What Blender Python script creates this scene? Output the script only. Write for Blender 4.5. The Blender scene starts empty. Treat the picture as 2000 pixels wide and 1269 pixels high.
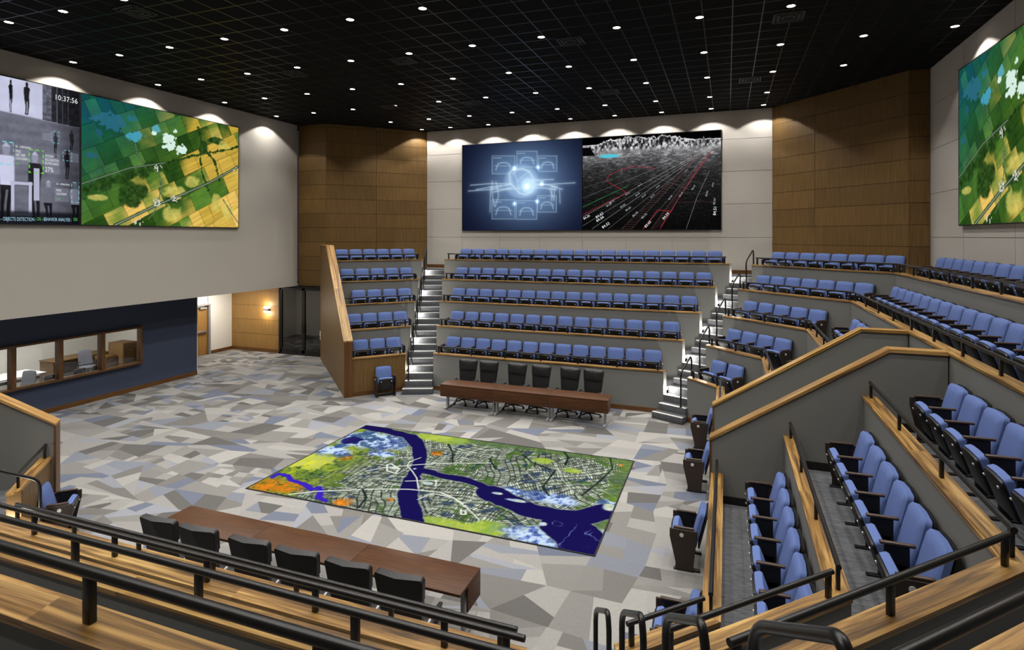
import bpy, bmesh, math, random
import numpy as np
from mathutils import Vector, Matrix
R_ = math.radians
rnd = random.Random(7)
SC = bpy.context.scene
COL = SC.collection

# ------------------------------------------------------------------ materials
def lin(c):
    if isinstance(c, str):
        c = [int(c[i:i+2], 16)/255 for i in (0, 2, 4)]
    return [x/12.92 if x <= .04045 else ((x+.055)/1.055)**2.4 for x in c]

class NT:
    def __init__(s, m):
        s.t = m.node_tree; s.t.nodes.clear()
    def n(s, typ, **kw):
        nd = s.t.nodes.new(typ)
        for k, v in kw.items():
            if k in nd.inputs.keys():
                i = nd.inputs[k]
                if isinstance(v, bpy.types.NodeSocket): s.t.links.new(v, i)
                else: i.default_value = v
            else: setattr(nd, k, v)
        return nd
    def l(s, a, b): s.t.links.new(a, b)

def new_mat(name):
    m = bpy.data.materials.new(name); m.use_nodes = True
    return m, NT(m)

def rgba(c): return (*lin(c), 1)

def plain(name, c, rough=.6, metal=0., var=.06, scale=6., bump=0., spec=.4, coat=0.):
    m, t = new_mat(name)
    out = t.n('ShaderNodeOutputMaterial'); b = t.n('ShaderNodeBsdfPrincipled', Roughness=rough, Metallic=metal)
    b.inputs['Specular IOR Level'].default_value = spec
    if coat: b.inputs['Coat Weight'].default_value = coat
    tc = t.n('ShaderNodeTexCoord'); nz = t.n('ShaderNodeTexNoise', Scale=scale, Detail=3.)
    t.l(tc.outputs['Object'], nz.inputs['Vector'])
    mr = t.n('ShaderNodeMapRange', Value=nz.outputs['Fac']); mr.inputs['To Min'].default_value = 1-var; mr.inputs['To Max'].default_value = 1+var
    mx = t.n('ShaderNodeVectorMath', operation='SCALE'); mx.inputs[0].default_value = lin(c); t.l(mr.outputs[0], mx.inputs['Scale'])
    t.l(mx.outputs[0], b.inputs['Base Color'])
    if bump:
        nb = t.n('ShaderNodeTexNoise', Scale=scale*30, Detail=2.); t.l(tc.outputs['Object'], nb.inputs['Vector'])
        bp = t.n('ShaderNodeBump', Strength=bump, Distance=.01); t.l(nb.outputs['Fac'], bp.inputs['Height']); t.l(bp.outputs[0], b.inputs['Normal'])
    t.l(b.outputs[0], out.inputs[0])
    return m

def grain(name, stops, coords='Object', sc=(40, 40, 1.6), rough=.45, tone=True, wave=0., spec=.4, contrast=(.3, .7)):
    """wood: stretched noise through a colour ramp, times a per-board tone kept in the face colours"""
    m, t = new_mat(name)
    out = t.n('ShaderNodeOutputMaterial'); b = t.n('ShaderNodeBsdfPrincipled', Roughness=rough)
    b.inputs['Specular IOR Level'].default_value = spec
    tc = t.n('ShaderNodeTexCoord'); mp = t.n('ShaderNodeMapping'); mp.inputs['Scale'].default_value = sc
    t.l(tc.outputs[coords], mp.inputs['Vector'])
    at = t.n('ShaderNodeAttribute', attribute_name='Tone')
    vec = mp.outputs[0]
    if wave:
        ad = t.n('ShaderNodeVectorMath', operation='ADD'); sc2 = t.n('ShaderNodeVectorMath', operation='SCALE')
        t.l(at.outputs['Color'], sc2.inputs[0]); sc2.inputs['Scale'].default_value = 37.
        t.l(vec, ad.inputs[0]); t.l(sc2.outputs[0], ad.inputs[1]); vec = ad.outputs[0]
    nz = t.n('ShaderNodeTexNoise', Scale=1., Detail=5., Roughness=.62, Distortion=wave); t.l(vec, nz.inputs['Vector'])
    rp = t.n('ShaderNodeValToRGB'); cr = rp.color_ramp
    n = len(stops)
    for i in range(n):
        p = contrast[0]+(contrast[1]-contrast[0])*i/(n-1)
        e = cr.elements[i] if i < 2 else cr.elements.new(p)
        e.position = p; e.color = rgba(stops[i])
    t.l(nz.outputs['Fac'], rp.inputs[0])
    col = rp.outputs[0]
    if tone:
        ml = t.n('ShaderNodeMix', data_type='RGBA', blend_type='MULTIPLY'); ml.inputs[0].default_value = 1.
        t.l(col, ml.inputs[6]); t.l(at.outputs['Color'], ml.inputs[7]); col = ml.outputs[2]
    t.l(col, b.inputs['Base Color'])
    bp = t.n('ShaderNodeBump', Strength=.08, Distance=.004); t.l(nz.outputs['Fac'], bp.inputs['Height']); t.l(bp.outputs[0], b.inputs['Normal'])
    t.l(b.outputs[0], out.inputs[0])
    return m

def carpet(name, base, streak, sc, attr=None, lo=.75, hi=1.2):
    m, t = new_mat(name)
    out = t.n('ShaderNodeOutputMaterial'); b = t.n('ShaderNodeBsdfPrincipled', Roughness=.95)
    b.inputs['Specular IOR Level'].default_value = .1
    tc = t.n('ShaderNodeTexCoord'); mp = t.n('ShaderNodeMapping'); mp.inputs['Scale'].default_value = sc
    t.l(tc.outputs['Object'], mp.inputs['Vector'])
    nz = t.n('ShaderNodeTexNoise', Scale=1., Detail=4., Roughness=.7); t.l(mp.outputs[0], nz.inputs['Vector'])
    mr = t.n('ShaderNodeMapRange', Value=nz.outputs['Fac']); mr.inputs['From Min'].default_value = .3; mr.inputs['From Max'].default_value = .7
    mr.inputs['To Min'].default_value = lo; mr.inputs['To Max'].default_value = hi
    mx = t.n('ShaderNodeVectorMath', operation='SCALE'); t.l(mr.outputs[0], mx.inputs['Scale'])
    if attr:
        at = t.n('ShaderNodeAttribute', attribute_name=attr); t.l(at.outputs['Color'], mx.inputs[0])
    else: mx.inputs[0].default_value = lin(base)
    t.l(mx.outputs[0], b.inputs['Base Color'])
    bp = t.n('ShaderNodeBump', Strength=.25, Distance=.006); t.l(nz.outputs['Fac'], bp.inputs['Height']); t.l(bp.outputs[0], b.inputs['Normal'])
    t.l(b.outputs[0], out.inputs[0])
    return m

def emit(name, c, strength):
    m, t = new_mat(name)
    out = t.n('ShaderNodeOutputMaterial'); e = t.n('ShaderNodeEmission', Strength=strength); e.inputs[0].default_value = rgba(c)
    t.l(e.outputs[0], out.inputs[0]); return m

def screen_mat(name, strength=1.):
    m, t = new_mat(name)
    out = t.n('ShaderNodeOutputMaterial'); e = t.n('ShaderNodeEmission', Strength=strength)
    at = t.n('ShaderNodeAttribute', attribute_name='Pixels'); t.l(at.outputs['Color'], e.inputs[0])
    t.l(e.outputs[0], out.inputs[0]); return m

def glass(name, tint='ffffff', refl=.12):
    m, t = new_mat(name)
    out = t.n('ShaderNodeOutputMaterial'); tr = t.n('ShaderNodeBsdfTransparent'); tr.inputs[0].default_value = rgba(tint)
    gl = t.n('ShaderNodeBsdfGlossy', Roughness=.03); fr = t.n('ShaderNodeFresnel', IOR=1.5)
    ad = t.n('ShaderNodeMath', operation='ADD'); ad.inputs[1].default_value = refl*.3; t.l(fr.outputs[0], ad.inputs[0])
    mx = t.n('ShaderNodeMixShader'); t.l(ad.outputs[0], mx.inputs[0]); t.l(tr.outputs[0], mx.inputs[1]); t.l(gl.outputs[0], mx.inputs[2])
    t.l(mx.outputs[0], out.inputs[0]); return m

M = {}
M['veneer'] = grain('honey_veneer', ['58411f', '6b5029', '795e33'], sc=(46, 46, 1.3), rough=.5)
M['veneer_flat'] = M['veneer']
M['veneer_warm'] = grain('alcove_veneer', ['7a5a30', '8c6a38', '997542'], sc=(46, 46, 1.3), rough=.5)
M['walnut'] = grain('walnut_cap', ['4d381d', '79592f', '9e7a44', 'b8955a'], coords='UV', sc=(.8, 17, 1), rough=.38, wave=.9, contrast=(.34, .64))
M['dark_walnut'] = grain('dark_walnut', ['4a3018', '62411f', '7a552c'], coords='UV', sc=(2, 26, 1), rough=.4, wave=.6)
M['mahogany'] = grain('mahogany', ['38200f', '462a15', '53331b'], coords='Object', sc=(2, 30, 30), rough=.45, tone=False, spec=.25)
M['arm_wood'] = grain('arm_wood', ['2e2119', '3b2b20', '47352a'], coords='Object', sc=(20, 4, 20), rough=.45, tone=False)
M['grey_paint'] = plain('grey_paint', '6f6f6b', .75, var=.04, scale=1.5, bump=.02)
M['white_paint'] = plain('white_paint', 'b9b3a9', .85, var=.02, scale=1., bump=.03)
M['room_paint'] = plain('room_paint', 'dcdad4', .85, var=.02, scale=1.)
M['navy_paint'] = plain('navy_paint', '3d465c', .75, var=.03, scale=1.)
M['fabric_panel'] = plain('fabric_panel', 'b8b2aa', .9, var=.03, scale=5., bump=.06)
M['black_metal'] = plain('black_metal', '1c1b1a', .33, metal=.3, var=.1, scale=20., spec=.5)
M['black_paint'] = plain('black_paint', '0c0c0c', .8, var=.1)
M['seat_blue'] = plain('seat_blue', '586a9c', .9, var=.04, scale=14., bump=.08, spec=.2)
M['seat_black'] = plain('seat_black', '141312', .45, var=.15, scale=10.)
M['end_panel'] = plain('end_panel_wood', '2e231c', .5, var=.2, scale=12.)
M['leather'] = plain('black_leather', '1a1a1b', .36, var=.1, scale=30., bump=.15)
M['chrome'] = plain('brushed_metal', 'b9bac0', .3, metal=.9, var=.05)
M['grey_metal'] = plain('grey_metal', 'a3a4a6', .4, metal=.35, var=.05)
M['mesh_grey'] = plain('mesh_grey', '6a6d78', .8, var=.1, scale=40.)
M['office_wood'] = grain('office_wood', ['5b4326', '6d5230', '7c6140'], sc=(30, 30, 2), rough=.5, tone=False)
M['white_top'] = plain('white_top', 'e4e4e6', .4, var=.02)
M['disc'] = plain('number_disc', 'd8d8d4', .35, metal=.4, var=.05)
M['glide'] = plain('seat_glide', 'd2d2d0', .3, metal=.2, var=.03)
M['tier_carpet'] = carpet('tier_carpet', '66676a', None, (9, 60, 60), lo=.55, hi=1.4)
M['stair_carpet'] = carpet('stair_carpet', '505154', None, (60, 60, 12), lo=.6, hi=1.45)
M['lit_tread_paint'] = carpet('stair_lit_tread_paint', 'a9a8a4', None, (60, 60, 12), lo=.85, hi=1.15)  # paler carpet colour that paints the light falling on the treads
M['floor_carpet'] = carpet('patterned_carpet', None, None, (170, 14, 1), attr='Pattern', lo=.84, hi=1.13)
M['lamp'] = emit('lamp_glow', 'fff6e8', 14.)
M['lamp_soft'] = emit('lamp_soft_glow', 'fff0d8', 7.)
M['glass'] = glass('clear_glass', 'f4f6f6', .1)
M['dark_glass'] = glass('smoked_glass', '7a7c80', .25)
# ------------------------------------------------------------------ mesh builder
class MB:
    def __init__(s): s.v = []; s.f = []; s.tone = []; s.uv = []; s.sm = []
    def face(s, idx, tone=(1, 1, 1), uv=None, smooth=False):
        s.f.append(idx); s.tone.append(tone); s.uv.append(uv); s.sm.append(smooth)
    def poly(s, pts, tone=(1, 1, 1), uv=None):
        b = len(s.v); s.v += [tuple(p) for p in pts]; s.face(list(range(b, b+len(pts))), tone, uv)
    def prism(s, pts, z0, z1, tone=(1, 1, 1)):
        """vertical prism over a plan polygon; z0/z1 numbers or lists per corner"""
        n = len(pts); b = len(s.v)
        A = z0 if isinstance(z0, (list, tuple)) else [z0]*n
        B = z1 if isinstance(z1, (list, tuple)) else [z1]*n
        area = sum(pts[i][0]*pts[(i+1) % n][1]-pts[(i+1) % n][0]*pts[i][1] for i in range(n))
        if area < 0: pts = pts[::-1]; A = A[::-1]; B = B[::-1]
        s.v += [(p[0], p[1], a) for p, a in zip(pts, A)]+[(p[0], p[1], c) for p, c in zip(pts, B)]
        s.face(list(range(b+n-1, b-1, -1)), tone); s.face(list(range(b+n, b+2*n)), tone)
        for i in range(n):
            j = (i+1) % n; s.face([b+i, b+j, b+n+j, b+n+i], tone)
    def box(s, c, d, rot=None, tone=(1, 1, 1), along=0):
        """box centred at c, full sizes d, rot a 3x3 Matrix; uv runs along the given axis"""
        b = len(s.v); h = [x/2 for x in d]
        P = [(-1, -1, -1), (1, -1, -1), (1, 1, -1), (-1, 1, -1), (-1, -1, 1), (1, -1, 1), (1, 1, 1), (-1, 1, 1)]
        L = [Vector((p[0]*h[0], p[1]*h[1], p[2]*h[2])) for p in P]
        s.v += [tuple(Vector(c)+(rot @ q if rot else q)) for q in L]
        o = [i for i in range(3) if i != along]
        off = rnd.random()*7
        for fc in ((3, 2, 1, 0), (4, 5, 6, 7), (0, 1, 5, 4), (1, 2, 6, 5), (2, 3, 7, 6), (3, 0, 4, 7)):
            s.face([b+i for i in fc], tone, [(L[i][along]+off, L[i][o[0]]+L[i][o[1]]+off) for i in fc])
    def beam(s, p0, p1, w, h, up=(0, 0, 1), tone=(1, 1, 1)):
        p0, p1 = Vector(p0), Vector(p1); x = (p1-p0); ln = x.length; x.normalize()
        y = Vector(up).cross(x)
        if y.length < 1e-4: y = Vector((0, 1, 0))
        y.normalize(); z = x.cross(y)
        s.box((p0+p1)/2, (ln, w, h), Matrix((x, y, z)).transposed(), tone)
    def tube(s, pts, r, n=10, cap=True):
        pts = [Vector(p) for p in pts]; b = len(s.v); m = len(pts)
        ref = None
        for i, p in enumerate(pts):
            d = (pts[min(i+1, m-1)]-pts[max(i-1, 0)]).normalized()
            if ref is None:
                ref = Vector((0, 0, 1)) if abs(d.z) < .9 else Vector((1, 0, 0))
            a = (ref-d*ref.dot(d)).normalized(); c = d.cross(a); ref = a
            k = 1.
            if 0 < i < m-1:
                d0 = (pts[i]-pts[i-1]).normalized(); k = 1/max(.5, d0.dot(d))
            rr = r[i] if isinstance(r, (list, tuple)) else r
            for j in range(n):
                t = 2*math.pi*j/n; s.v.append(tuple(p+(a*math.cos(t)+c*math.sin(t))*rr))
        for i in range(m-1):
            for j in range(n):
                k = (j+1) % n; s.face([b+i*n+j, b+i*n+k, b+(i+1)*n+k, b+(i+1)*n+j], smooth=True)
        if cap:
            s.face([b+j for j in range(n-1, -1, -1)]); s.face([b+(m-1)*n+j for j in range(n)])
    def cyl(s, p0, p1, r0, r1=None, n=14): s.tube([p0, p1], [r0, r0 if r1 is None else r1], n)
    def grid(s, fn, nu, nv, closed=False):
        """smooth sheet from fn(i,j)->point"""
        b = len(s.v)
        for i in range(nu):
            for j in range(nv): s.v.append(tuple(fn(i, j)))
        for i in range(nu-1):
            for j in range(nv-1 if not closed else nv):
                k = (j+1) % nv
                s.face([b+i*nv+j, b+(i+1)*nv+j, b+(i+1)*nv+k, b+i*nv+k], smooth=True)
    def mesh(s, name, mat, bevel=0., seg=2, angle=40, fixn=True):
        me = bpy.data.meshes.new(name); me.from_pydata(s.v, [], s.f)
        me.polygons.foreach_set('use_smooth', s.sm)
        if any(u is not None for u in s.uv):
            ul = me.uv_layers.new(name='UVMap'); k = 0
            for f, u in zip(s.f, s.uv):
                for i in range(len(f)):
                    ul.data[k].uv = u[i] if u else (0, 0); k += 1
        ca = me.color_attributes.new('Tone', 'FLOAT_COLOR', 'CORNER'); k = 0
        buf = []
        for f, t in zip(s.f, s.tone): buf += [t[0], t[1], t[2], 1.]*len(f)
        ca.data.foreach_set('color', buf)
        if bevel or fixn:
            bm = bmesh.new(); bm.from_mesh(me)
            if bevel:
                ed = [e for e in bm.edges if len(e.link_faces) == 2 and e.calc_face_angle(0) > R_(angle)]
                bmesh.ops.bevel(bm, geom=ed, offset=bevel, offset_type='OFFSET', segments=seg, profile=.5, affect='EDGES', clamp_overlap=True)
            if fixn: bmesh.ops.recalc_face_normals(bm, faces=bm.faces)
            bm.to_mesh(me); bm.free()
            if bevel:
                me.polygons.foreach_set('use_smooth', [True]*len(me.polygons)); me.set_sharp_from_angle(angle=R_(35))
            elif any(s.sm): me.set_sharp_from_angle(angle=R_(40))
        for x in (mat if isinstance(mat, (list, tuple)) else [mat]): me.materials.append(x)
        return me
    def build(s, name, mat, parent=None, **kw):
        return link(name, s.mesh(name, mat, **kw), parent)

def link(name, data, parent=None, loc=None, rz=None):
    o = bpy.data.objects.new(name, data); COL.objects.link(o)
    if parent is not None: o.parent = parent
    if loc is not None: o.location = loc
    if rz is not None: o.rotation_euler = (0, 0, rz)
    return o
def thing(name, label, cat, loc=(0, 0, 0), rz=0., group=None):
    o = link(name, None, None, loc, rz); tag(o, label, cat, group); o.empty_display_size = .1
    return o
def tag(o, label, cat, group=None):
    assert 4 <= len(label.split()) <= 16, label
    o['label'] = label; o['category'] = cat
    if group: o['group'] = group
    return o
def struct(name, mb, mat, parent=None, **kw):
    o = mb.build(name, mat, parent, **kw)
    if parent is None: o['kind'] = 'structure'
    return o
ORD = ['first', 'second', 'third', 'fourth', 'fifth', 'sixth', 'seventh', 'eighth', 'ninth', 'tenth', 'eleventh', 'twelfth', 'thirteenth', 'fourteenth', 'fifteenth', 'sixteenth', 'seventeenth', 'eighteenth', 'nineteenth']
ROW = ['front', 'second', 'third', 'fourth', 'top']
# ------------------------------------------------------------------ camera (level, lens shifted down)
F, CX, CY, H, TH = 1134.4, 1000., 460.6, 5.0155, R_(20.33)
cam = bpy.data.cameras.new('camera'); co = bpy.data.objects.new('camera', cam); COL.objects.link(co)
co.location = (0, 0, H); co.rotation_euler = (R_(90), 0, TH)
cam.sensor_width = 36; cam.lens = F/2000*36; cam.shift_y = -(634.5-CY)/2000; cam.clip_start = .05; cam.clip_end = 200
SC.camera = co
cT, sT = math.cos(TH), math.sin(TH)
def ray(x):
    X = (x-CX)/F; return (cT*X-sT, sT*X+cT)
def on_z(x, y, z):
    d = F*(H-z)/(y-CY); a = ray(x); return (a[0]*d, a[1]*d)
def on_v(x, v): a = ray(x); return a[0]*v/a[1]
def on_u(x, u): a = ray(x); return a[1]*u/a[0]
# ------------------------------------------------------------------ plan of the hall
CEIL = 9.7
P_ = 1.067; RI = .7208
LEV = [RI*(k+1) for k in range(5)]; CAP = [1.1935+RI*k for k in range(5)]
TOP = LEV[4]; RS = RI/4
Bv = [16.863+P_*k for k in range(5)]; Ru = [-.24+P_*k for k in range(5)]
Cs = [15.34+P_*2**.5*k for k in range(5)]; Ld = [26.24+P_*2**.5*k for k in range(5)]
Nd = [6.427-P_*2**.5*k for k in range(5)]; Fv = [5.095, 4.02, 2.905, 1.795, .68]
V2 = 22.06
cl, sl = math.cos(R_(22.5)), math.sin(R_(22.5))
def meet(a, b):
    """crossing of two lines a*u+b*v=c given as (a,b,c)"""
    D = a[0]*b[1]-a[1]*b[0]; return ((a[2]*b[1]-a[1]*b[2])/D, (a[0]*b[2]-a[2]*b[0])/D)
def lB(k, o=0): return (0, 1, Bv[k]+o)
def lR(k, o=0): return (1, 0, Ru[k]+o)
def lC(k, o=0): return (1, 1, Cs[k]+o*2**.5)
def lL(k, o=0): return (-1, 1, Ld[k]+o*2**.5)
def lN(k, o=0): return (-1, 1, Nd[k]-o*2**.5)
def lF(k, o=0): return (0, 1, Fv[k]-o)
def lK(k, o=0): return (1, 1, V2-.13-Ld[k]-o*2**.5)      # near-left corner bank, mirror of the left one
aL = lambda n: (cl, sl, n); aR = lambda n: (cl, -sl, n)
aL2 = lambda n: (cl, -sl, n-sl*V2); aR2 = lambda n: (cl, sl, n+sl*V2)
nL0, nL1, nR0, nR1 = -2.74, -1.85, -8.02, -7.20
SW0, SW1 = 3.97, 4.27                                  # left side wall between these u+v
U_R, V_B, U_L, V_D, V_RW = 5.33, 23.2, -17.1, 19.85, 19.3
VW0, VW1, VX0, VX1 = 9.94, 10.13, 11.9, 12.09          # the two ramp walls
# ------------------------------------------------------------------ tiers
def path(k, fns, s, e, o):
    L = [s]+[f(k, o) for f in fns]+[e]
    return [meet(L[i], L[i+1]) for i in range(len(L)-1)]
T_ = .17
def clampseg(a, b, da, db):
    a, b = Vector(a), Vector(b); d = (b-a).normalized(); return a+d*da, b-d*db

def boards(mb, f0, f1, z0, z1, blen=2.6):
    """cap boards along one straight piece; f0,f1 = (front pt, back pt) at both ends"""
    A0, A1, B0, B1 = Vector(f0[0]), Vector(f0[1]), Vector(f1[0]), Vector(f1[1])
    ln = (B0-A0).length; n = max(1, round(ln/blen))
    for i in range(n):
        s, e = i/n, (i+1)/n
        q = [A0.lerp(B0, s), A0.lerp(B0, e), A1.lerp(B1, e), A1.lerp(B1, s)]
        g = rnd.uniform(.8, 1.08); tone = (g, g*rnd.uniform(.95, 1.0), g*rnd.uniform(.86, .98))
        o = rnd.random()*40
        zf = z0 if isinstance(z0, tuple) else (z0, z0); zt = z1 if isinstance(z1, tuple) else (z1, z1)
        lo = [zf[0]+(zf[1]-zf[0])*t for t in (s, e, e, s)]; hi = [zt[0]+(zt[1]-zt[0])*t for t in (s, e, e, s)]
        w = (A1-A0).length; us = [o+ln*s, o+ln*e, o+ln*e, o+ln*s]; vs = [0, 0, w, w]
        b = len(mb.v); mb.v += [(p.x, p.y, z) for p, z in zip(q, lo)]+[(p.x, p.y, z) for p, z in zip(q, hi)]
        mb.face([b+3, b+2, b+1, b], tone, [(us[j], vs[j]) for j in (3, 2, 1, 0)])
        mb.face([b+4, b+5, b+6, b+7], tone, [(us[j], vs[j]) for j in range(4)])
        for i0, i1, dv in ((0, 1, -.05), (2, 3, .05)):
            mb.face([b+i0, b+i1, b+4+i1, b+4+i0], tone, [(us[i0], vs[i0]+dv), (us[i1], vs[i1]+dv), (us[i1], vs[i1]), (us[i0], vs[i0])])
        if i == 0: mb.face([b+3, b, b+4, b+7], tone, [(us[0], .1), (us[0], 0), (us[0]+.04, 0), (us[0]+.04, .1)])
        if i == n-1: mb.face([b+1, b+2, b+6, b+5], tone, [(us[1], .1), (us[1], 0), (us[1]+.04, 0), (us[1]+.04, .1)])

def tier_wall(k, fns, s, e, where, mat='grey_paint', base=True, rail=True, ins=(.14, .14), z0=None, posts=None, postgap=1.15):
    root = thing('tier_wall', 'grey tier wall with wooden cap, %s' % where if mat == 'grey_paint' else 'wood panelled tier wall with wooden cap, %s' % where, 'wall')
    zb = (LEV[k-1] if k else 0.) if z0 is None else z0
    A, Bk = path(k, fns, s, e, .012), path(k, fns, s, e, T_)
    mb = MB()
    for i in range(len(A)-1): mb.prism([A[i], A[i+1], Bk[i+1], Bk[i]], zb, CAP[k]-.036)
    body = mb.build('wall_face', M[mat], root)
    A, Bk = path(k, fns, s, e, -.008), path(k, fns, s, e, T_+.012)
    mb = MB()
    for i in range(len(A)-1): boards(mb, (A[i], Bk[i]), (A[i+1], Bk[i+1]), CAP[k]-.036, CAP[k])
    mb.build('wood_cap', M['walnut'], root)
    if k == 0 and base:
        A, Bk = path(k, fns, s, e, -.004), path(k, fns, s, e, .012)
        mb = MB()
        for i in range(len(A)-1): boards(mb, (A[i], Bk[i]), (A[i+1], Bk[i+1]), 0., .13, 3.)
        mb.build('baseboard', M['dark_walnut'], root)
    if rail:
        pts = path(k, fns, s, e, .085)
        guard_rail(pts, CAP[k], where, ins, postgap, posts=posts)
    return root

def guard_rail(pts, z, where, ins=(.14, .14), gap=1.15, h=.215, r=.0245, posts=None):
    pts = [Vector(p) for p in pts]; n = len(pts)
    pts[0] = pts[0]+(pts[1]-pts[0]).normalized()*ins[0]; pts[-1] = pts[-1]+(pts[-2]-pts[-1]).normalized()*ins[1]
    root = thing('guard_rail', 'black tubular guard rail on the cap, %s' % where, 'railing', (*pts[0], z))
    o = Vector((*pts[0], z))
    mb = MB(); mb.tube([Vector((p.x, p.y, z+h))-o for p in pts], r, 12)
    mb.build('top_tube', M['black_metal'], root)
    for i in range(n-1):
        d = pts[i+1]-pts[i]; ln = d.length; m = max(1, round(ln/gap)); d.normalize()
        a0 = .05 if i == 0 else .12; a1 = .05 if i == n-2 else .12
        if ln < .5: continue
        at = [a0+(ln-a0-a1)*j/m for j in range(m+1)]
        if posts: at = [s for s in (abs(on_v(x, pts[i].y)-pts[i].x) for x in posts) if s < ln-.02]
        for s in at:
            p = pts[i]+d*s
            pb = MB(); pb.box((0, 0, h/2), (.05, .034, h), Matrix.Rotation(math.atan2(d.y, d.x), 3, 'Z'))
            link('post', pb.mesh('rail_post', M['black_metal'], bevel=.005), root, (p.x-o.x, p.y-o.y, 0))
    return root

def platform(poly, k, name='tier_floor', z=None):
    mb = MB(); zz = LEV[k] if z is None else z
    mb.prism(poly, zz-.1, zz); return struct(name, mb, M['tier_carpet'])

BK, LC, RC, RB, NB, NC, KC = 'back bank', 'left corner bank', 'right corner bank', 'right bank', 'near bank', 'near right corner', 'near left corner'
sideL = lambda n: (1, 1, n)
for k in range(5):
    rw = ROW[k]+' row of '
    # back bank
    tier_wall(k, [lB], aL(nL1), aR(nR0), rw+'the back bank')
    f, b = path(k, [lB], aL(nL1), aR(nR0), T_), path(min(k+1, 4), [lB], aL(nL1), aR(nR0), 0 if k < 4 else P_)
    platform([f[0], f[1], b[1], b[0]], k)
    # left corner bank
    tier_wall(k, [lL], sideL(SW1), aL(nL0), rw+'the left corner bank', mat='veneer_flat' if k == 0 else 'grey_paint', ins=(.02, .14), postgap=1.2)
    f, b = path(k, [lL], sideL(SW1), aL(nL0), T_), path(min(k+1, 4), [lL], sideL(SW1), aL(nL0), 0 if k < 4 else P_)
    platform([f[0], f[1], b[1], b[0]], k)
    # right corner, right bank, near right corner
    e2 = aR2(nR0+.0) ; s2 = aR(nR1); en = aR2(-7.28)
    if k < 3:
        tier_wall(k, [lC, lR], s2, (0, 1, VX1), rw+'the right corner bank', ins=(.14, .03))
        f = path(k, [lC, lR], s2, (0, 1, VX1), T_); b = path(k+1, [lC, lR], s2, (0, 1, VX1), 0)
        platform(f+b[::-1], k)
        root = tier_wall(k, [lR, lN], (0, 1, VW0), en, rw+'the near right bank', rail=False)
        a = path(k, [lR, lN], (0, 1, VW0), en, .085)
        fold = Vector(a[1]); d1 = (Vector(a[0])-fold).normalized(); d2 = (Vector(a[2])-fold).normalized()
        guard_rail([a[0], fold], CAP[k], rw+'the right bank before the ramp', (.06, .02), 1.5)
        guard_rail([fold+d2*.06, a[2]], CAP[k], rw+'the near right corner bank', (.03, .12), 1.5)
        f = path(k, [lR, lN], (0, 1, VW0), en, T_); b = path(k+1, [lR, lN], (0, 1, VW0), en, 0)
        platform(f+b[::-1], k)
    else:
        tier_wall(k, [lC, lR, lN], s2, en, rw+'the right corner and right bank', rail=False)
        a = path(k, [lC, lR, lN], s2, en, .085)
        fold = Vector(a[2]); d2 = (Vector(a[3])-fold).normalized()
        guard_rail(a[:3], CAP[k], rw+'the right corner and right bank', (.14, .02), 1.2)
        if k == 3: guard_rail([fold+d2*.06, a[3]], CAP[k], rw+'the near right corner bank', (.03, .12), 1.5)
        f = path(k, [lC, lR, lN], s2, en, T_)
        b = path(4, [lC, lR, lN], s2, en, 0) if k == 3 else path(4, [lC, lR, lN], s2, en, P_)
        platform(f+b[::-1], k)
    # near bank and near-left corner
    sN, eN = aR2(nR0-.08), aL2(nL1)
    tier_wall(k, [lF], sN, eN, rw+'the near bank', ins=(.1, .1), postgap=1.75, posts=[[977, 764, 579, 416, 271, 145, 34], [989, 868, 616, 404, 224, 67], [1000, 694, 388, 147, -140], [626, 175, -800], None][k])
    f = path(k, [lF], sN, eN, T_); b = path(min(k+1, 4), [lF], sN, eN, 0 if k < 4 else P_)
    platform([f[0], f[1], b[1], b[0]], k)
    if k < 3:
        ek = (1, -1, SW1-V2)
        tier_wall(k, [lK], aL2(nL0-.16), ek, rw+'the near left corner bank', mat='veneer_flat' if k == 0 else 'grey_paint', ins=(.12, .1), postgap=1.1)
        f = path(k, [lK], aL2(nL0-.16), ek, T_); b = path(k+1, [lK], aL2(nL0-.16), ek, 0)
        platform([f[0], f[1], b[1], b[0]], k)

# upper cross aisle round the top row
mb = MB()
b = path(4, [lB], aL(nL0), aR(nR1), P_)
mb.prism([b[0], b[1], (1.6, V_B), (-12.7, V_B)], TOP-.1, TOP); struct('tier_floor', mb, M['tier_carpet'])

# ------------------------------------------------------------------ side walls with sloping caps
def slope_wall(name, label, o, d, ln_flat, z0, slope, ztop, run_end, th, left=True, body='grey_paint', outer=None, base=False):
    """wall from plan point o along unit d; its top climbs from z0 to ztop, then runs flat to run_end; body is to the left of d"""
    root = thing(name, label, 'wall')
    o = Vector(o); d = Vector(d).normalized(); nrm = Vector((-d.y, d.x))*(1 if left else -1)
    s1 = (ztop-z0)/slope
    mb = MB()
    for s, e, za, zb in ((0, s1, z0, ztop), (s1, run_end, ztop, ztop)):
        q = [o+d*s, o+d*e, o+d*e+nrm*th, o+d*s+nrm*th]
        mb.prism([tuple(p) for p in q], 0, [za-.05, zb-.05, zb-.05, za-.05])
    mb.build('wall_face', M[body], root)
    mb = MB(); k = .025
    for s, e, za, zb in ((-.03, s1, z0-.03*slope, ztop), (s1, run_end, ztop, ztop)):
        q = [o+d*s-nrm*k, o+d*s+nrm*(th+k)], [o+d*e-nrm*k, o+d*e+nrm*(th+k)]
        boards(mb, q[0], q[1], (za-.05, zb-.05), (za, zb), 2.2)
    mb.build('wood_cap', M['walnut'], root)
    mb = MB(); q = [o-nrm*k*.5, o+nrm*(th+k*.5)]
    boards(mb, (q[0]-d*.03, q[1]-d*.03), (q[0], q[1]), 0., z0-.06, 9)
    mb.build('end_trim', M['dark_walnut'], root)
    return root
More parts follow.
